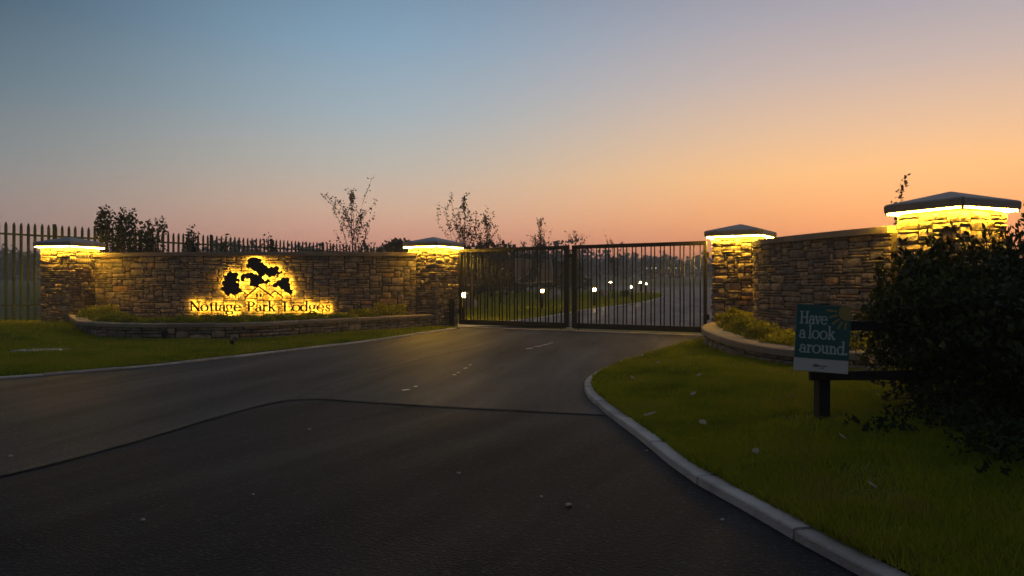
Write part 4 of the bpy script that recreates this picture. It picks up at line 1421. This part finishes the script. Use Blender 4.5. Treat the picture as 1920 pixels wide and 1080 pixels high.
notice_shape('sun_symbol', [('r', (378, HT - 50, 66, 66, .5, .5), lambda X, Y: np.minimum(403 - X, HT - 3 - Y))] +
             [('s', [(378 + 84 * math.cos(R(a)), HT - 50 + 84 * math.sin(R(a))), (378 + L_ * math.cos(R(a)), HT - 50 + L_ * math.sin(R(a)))], 15) for a, L_ in ((176, 150), (199, 136), (222, 140), (244, 142), (264, 132))],
             M_OLIVE, (200, HT - 230, 420, HT + 10))
notice_shape('logo', [('e', (165, 52, 24, 12)), ('b', (186, 46, 206, 56)), ('b', (210, 47, 250, 55)), ('b', (196, 30, 228, 36))], M_GREYINK, (130, 20, 270, 80))

# ------------------------------------------------------------------ big dark hedge
hd = empty('hedge', (4.0, 5.75, .1))
tag(hd, 'large dark leafy hedge filling the right foreground, swallowing the rail fence', 'hedge')
hr_ = np.random.default_rng(21)
hb = [(-.35, 0, .55, .85, .75, .62), (.45, .1, .70, .9, .8, .66), (1.4, .1, .70, 1.0, .85, .66), (2.4, .2, .70, 1.0, .9, .66), (-.75, -.05, .72, .5, .45, .42), (-.25, .1, .98, .45, .45, .30), (.35, .1, 1.08, .45, .5, .28), (1.0, .1, 1.06, .5, .5, .28),
      (1.6, -.1, .45, 1.0, .7, .5), (.5, -.45, .4, .8, .45, .45), (-.35, -.35, .35, .45, .35, .35), (-.98, -.1, .98, .22, .22, .26), (-.62, .1, 1.12, .2, .2, .22),
      (-.95, -.42, .62, .30, .30, .34), (-.55, -.55, .62, .42, .34, .40), (.1, -.6, .6, .5, .36, .45), (.8, -.6, .6, .6, .4, .5), (1.6, -.6, .6, .7, .4, .5), (-.9, -.42, .32, .22, .25, .2), (-1.12, -.45, .78, .24, .24, .26),
      (.15, -1.25, .55, .95, .7, .72), (.05, -2.3, .55, .9, .8, .78), (.1, -3.4, .6, .9, .8, .8), (.6, -4.5, .6, 1.0, .8, .8), (1.6, -1.6, .7, 1.2, .9, .8), (1.5, -3.2, .7, 1.2, 1.0, .85)]  # hedge run on towards the camera, mostly out of view, added to shade the lawn
for i in range(46):       # small lumps breaking the outline
    b_ = hb[hr_.integers(0, len(hb))]
    d_ = hr_.normal(size=3); d_ /= np.linalg.norm(d_); d_[2] = abs(d_[2]) * .9
    q_ = hr_.uniform(.10, .20)
    hb.append((b_[0] + d_[0] * b_[3] * .95, b_[1] + d_[1] * b_[4] * .95, b_[2] + d_[2] * b_[5] * .95, q_ * 1.1, q_, q_ * hr_.uniform(.8, 1.3)))
P = in_blobs(hr_, hb, 105000, .55)
P = P[P[:, 2] > .02]
V1, F1 = leaf_arrays(P, .062, hr_, aspect=.5, updir=(0, 0, 1), upw=.45)
# upright shoots on the top and the left flank
sh = []
stem = MB()
for i in range(120):
    b_ = hb[hr_.integers(0, 8)]
    a = hr_.uniform(0, 6.3); q = hr_.uniform(.3, 1.0)
    p = np.array([b_[0] + math.cos(a) * b_[3] * q * .9, b_[1] + math.sin(a) * b_[4] * q * .8, b_[2] + b_[5] * math.sqrt(max(0, 1 - q * q * .8)) * .92])
    d = np.array([hr_.normal() * .22 + math.cos(a) * .25, hr_.normal() * .2, 1.0]); d /= np.linalg.norm(d)
    L_ = hr_.uniform(.10, .34)
    stem.tube(p, p + d * L_, .005, .002, 4, False)
    for _ in range(int(L_ * 120)):
        sh.append(p + d * L_ * hr_.random() + hr_.normal(size=3) * .012)
V2, F2 = leaf_arrays(np.array(sh), .05, hr_, aspect=.42, updir=(0, 0, 1), upw=.9)
np_mesh('foliage', np.concatenate([V1, V2]), np.concatenate([F1, F2 + len(V1)]), M_HEDGE, hd)
for i in range(16):
    x = -.8 + i * .22 + hr_.normal() * .06
    stem.tube((x, hr_.normal() * .15, -.05), (x + hr_.normal() * .25, hr_.normal() * .3, hr_.uniform(.6, 1.1)), .02, .006, 5, False)
for i in range(9):        # bare trailing twigs at the foot
    x = -1.05 + hr_.normal() * .15
    stem.tube((x + .3, -.2, hr_.uniform(.05, .3)), (x - hr_.uniform(.05, .35), -.3 + hr_.normal() * .1, hr_.uniform(.05, .4)), .006, .002, 4, False)
stem.build('stem', M_BARK, hd)['kind'] = 'stuff'
nt_ = []
gr = np.random.default_rng(33)
cen = gr.uniform([2.35, 3.5], [4.6, 5.2], (34, 2))
cen = cen[(cen[:, 0] > 2.1 + (5.3 - cen[:, 1]) * .18)]
PP = []
for cx, cy in cen:
    n = 110
    a = gr.uniform(0, 6.3, n); q = gr.random(n) ** .5 * gr.uniform(.12, .24)
    z = zR(np.array([cx]), np.array([cy]))[0] + gr.random(n) * gr.uniform(.08, .26)
    PP.append(np.stack([cx + np.cos(a) * q, cy + np.sin(a) * q, z], 1))
V, F = leaf_arrays(np.concatenate(PP), .05, gr, aspect=.6)
tag(np_mesh('ground_weeds', V, F, M_WEED), 'dark weedy ground cover at the foot of the hedge', 'weeds', kind='stuff')

# ------------------------------------------------------------------ grass blades
def inside(poly, x, y):
    c_ = np.zeros(x.shape, bool)
    n = len(poly); j = n - 1
    for i in range(n):
        xi, yi = poly[i]; xj, yj = poly[j]
        cond = ((yi > y) != (yj > y)) & (x < (xj - xi) * (y - yi) / (yj - yi + 1e-12) + xi)
        c_ ^= cond
        j = i
    return c_
def grass(name, label, n, az0, az1, d0, d1, region, holes, zf, seed, hscale=1.0):
    r = np.random.default_rng(seed)
    d = np.exp(r.uniform(math.log(d0), math.log(d1), n))
    a = np.radians(r.uniform(az0, az1, n))
    x = d * np.sin(a); y = d * np.cos(a)
    k_ = inside(region, x, y)
    for h in holes: k_ &= ~inside(h, x, y)
    bare = np.sin(x * 1.7 + 2.1 * np.sin(y * 1.1 + 1)) * np.sin(y * 2.3 + 1.7 * np.sin(x * 1.9)) + .5 * np.sin(x * 7 + y * 5) * np.sin(y * 8 - x * 3)
    k_ &= r.random(len(x)) > np.clip((bare - .45) * 1.6, 0, .8)
    x, y, d = x[k_], y[k_], d[k_]
    n = len(x)
    z = zf(x, y)
    pat = .5 + .5 * np.sin(x * 2.1 + 1.3 * np.sin(y * 1.7)) * np.sin(y * 2.6 + 1.1 * np.sin(x * 2.3))
    h = (.016 + .034 * r.random(n) + .034 * pat * pat * r.random(n)) * (.9 + d * .02) * hscale
    w = .0028 + .00062 * d
    ang = r.uniform(0, 6.3, n); ln = r.normal(0, .45, (n, 2)) * h[:, None]
    bx, by = np.cos(ang) * w, np.sin(ang) * w
    V = np.empty((n, 3, 3))
    V[:, 0] = np.stack([x - bx, y - by, z - .006], 1)
    V[:, 1] = np.stack([x + bx, y + by, z - .006], 1)
    V[:, 2] = np.stack([x + ln[:, 0], y + ln[:, 1], z + h], 1)
    F = np.arange(n * 3).reshape(-1, 3)
    tag(np_mesh(name, V.reshape(-1, 3), F, M_GRASS), label, 'grass', kind='stuff')
polyL = [tuple(p) for p in KERB_L.offset(-.085, 120)] + [tuple(p) for p in BL.p[::-3]]
holeL = [tuple(p) for p in PL_L.offset(.03, 60)] + [(-2.2, 20.4), (-11.9, 20.4)]
polyR = [tuple(p) for p in KERB_R.offset(-.085, 140)] + [tuple(p) for p in BR.p[::-3]]
holeR = [tuple(p) for p in PL_R.offset(.03, 60)] + [(6.4, 10.6), (5.4, 15.6)]
grass('grass', 'short green grass of the left-hand lawn', 330000, -42, -3, 7.5, 27, polyL, [holeL], zL, 1, .9)
grass('grass', 'short green grass of the right-hand lawn', 420000, 4, 46, 2.4, 17, polyR, [holeR], zR, 2)
grass('grass', 'short green grass of the lawn behind the gate', 130000, -14, 16, 20.5, 60, [tuple(p) for p in KDo.p] + [tuple(p) for p in BD.p[::-3]], [], lambda x, y: T(x, y) + .03, 3, 1.0)

# ------------------------------------------------------------------ small things on the ground
slab = MB().bbox((0, 0, 0), (.8, .4, .05), .008, R(4)).build('concrete_slab', M_KERB)
slab.location = (-7.75, 12.2, .034)
tag(slab, 'pale flat concrete slab lying in the left-hand lawn', 'slab')
sp = empty('spike_light', (-5.0, 13.25, .03))
tag(sp, 'small black unlit spike light in the grass before the sign planter', 'garden light')
MB().tube((0, 0, 0), (0, 0, .06), .01, n=6).build('spike', M_BLACK, sp)
MB().tube((0, -.05, .07), (.02, .06, .13), .04, .045, n=10).build('head', M_BLACK, sp)
ob_ = MB().bbox((0, 0, 0), (.11, .07, .15), .008, R(-20)).build('outlet_box', M_BLACK)
ob_.location = (-6.82, 14.52, .14)
tag(ob_, 'small black box fixed to the face of the sign planter wall', 'box')
FL = [(-1.12, 7.78, .10, .05), (-1.05, 8.05, .05, .04), (-.71, 9.1, .05, .035), (-.68, 9.35, .04, .03), (-.62, 9.85, .07, .035), (-.58, 10.25, .05, .03), (.31, 13.0, .22, .05), (.48, 13.45, .24, .05), (.62, 13.8, .2, .045), (.74, 14.2, .2, .04)]
for i, (x, y, l, w) in enumerate(FL):
    a = R(52)
    o = MB()
    dx, dy = math.cos(a) * l / 2, math.sin(a) * l / 2
    px_, py_ = -math.sin(a) * w / 2, math.cos(a) * w / 2
    o.add([(x - dx - px_, y - dy - py_, .0125), (x + dx * .9 - px_, y + dy - py_, .0125), (x + dx + px_ * .8, y + dy + py_, .0125), (x - dx * .85 + px_, y - dy + py_, .0125)], [(0, 1, 2, 3)])
    tag(o.build('paint_mark', M_LINE), 'worn white paint fleck on the tarmac, %s of the broken line counted towards the gate' % ORD[i], 'road marking', 'broken line of worn white paint flecks', 'structure')
pr = random.Random(4)
def pebble(x, y, s, lab):
    bm = bmesh.new(); bmesh.ops.create_icosphere(bm, subdivisions=2, radius=s)
    for v in bm.verts:
        v.co *= pr.uniform(.75, 1.15); v.co.z *= .6
    me = bpy.data.meshes.new('pebble'); bm.to_mesh(me); bm.free()
    o = link('pebble', me, M_ROCK); o.location = (x, y, s * .45)
    tag(o, lab, 'pebble', 'stray pebbles on the tarmac')
for px, py, s, lab in [(1066, 950, .018, 'grey pebble on the tarmac right of the bottom centre'), (268, 977, .012, 'pale pebble near the bottom left of the tarmac'), (475, 928, .008, 'tiny pebble left of centre in the foreground'),
                       (860, 889, .012, 'small pebble on the dark tarmac below the seam'), (1015, 932, .008, 'tiny pebble just left of the largest pebble'), (1213, 846, .010, 'white pebble lying close to the near kerb'),
                       (1355, 976, .010, 'pale pebble lying against the nearest kerb'), (20, 857, .014, 'pale pebble at the left edge of the tarmac'), (580, 806, .012, 'faint pebble just below the dark seam')]:
    Y = 1.1 * 1387 / (py - 537)
    pebble((px - 960) / 1387 * Y, Y, s, lab)
def litter(x, y, l, w, rz, lab, m):
    z = float(zR(np.array([x]), np.array([y]))[0]) + .045
    V = [(-l / 2, -w / 2, 0), (0, -w * .7, .008), (l / 2, 0, .02), (0, w * .7, .012), (-l / 2, w / 2, .004)]
    V += [(a, b, c_ - .003) for a, b, c_ in V]
    F = [(0, 1, 2, 3, 4), (9, 8, 7, 6, 5)] + [(i, 5 + i, 5 + (i + 1) % 5, (i + 1) % 5) for i in range(5)]
    o = mk('fallen_leaf', V, F, m)
    o.location = (x, y, z); o.rotation_euler = (R(12), R(-8), rz)
    tag(o, lab, 'leaf', 'fallen leaves on the right-hand lawn')
litter(1.08, 5.75, .11, .02, .1, 'long pale dry leaf near the kerb on the right-hand lawn', M_BROWN)
litter(1.38, 5.35, .06, .04, 1.2, 'pale curled dry leaf beyond the kerb on the right-hand lawn', M_BROWN)
litter(1.95, 7.7, .06, .03, .6, 'brown dry leaf in the middle of the right-hand lawn', M_BROWN)
litter(2.05, 4.6, .05, .03, 2.0, 'small pale leaf in the dark grass before the notice post', M_BROWN)

for x, y, l, w, a, lab in [(1.62, 6.6, .06, .03, .4, 'small dry leaf left of centre on the right-hand lawn'), (2.5, 8.3, .06, .03, 2.4, 'dry leaf close to the right planter wall'), (1.3, 8.0, .055, .03, 1.9, 'dry leaf beside the tightest bend of the kerb'),
                        (2.3, 6.1, .06, .035, 2.9, 'dry leaf up the lawn behind the notice post'), (1.45, 4.4, .045, .03, .9, 'dry leaf by the near kerb, level with the notice post foot'), (1.75, 3.6, .045, .03, 2.2, 'dry leaf nearest the camera on the right-hand lawn'),
                        (1.9, 9.6, .06, .03, .2, 'farthest dry leaf on the lawn before the gate')]:
    litter(x, y, l, w, a, lab, M_BROWN)

# ------------------------------------------------------------------ evening haze
HAZE = True
if HAZE:
    m = bpy.data.materials.new('haze_air'); m.use_nodes = True
    nt = m.node_tree; nt.nodes.clear()
    pv = nt.nodes.new('ShaderNodeVolumePrincipled')
    pv.inputs['Color'].default_value = (.95, .92, .88, 1)
    pv.inputs['Density'].default_value = .0018
    mo = nt.nodes.new('ShaderNodeOutputMaterial')
    nt.links.new(pv.outputs[0], mo.inputs['Volume'])
    hz_ = MB().box((0, 365, 13.5), (1340, 930, 33)).build('haze', m)
    tag(hz_, 'thin evening haze over the fields', 'haze', kind='stuff')
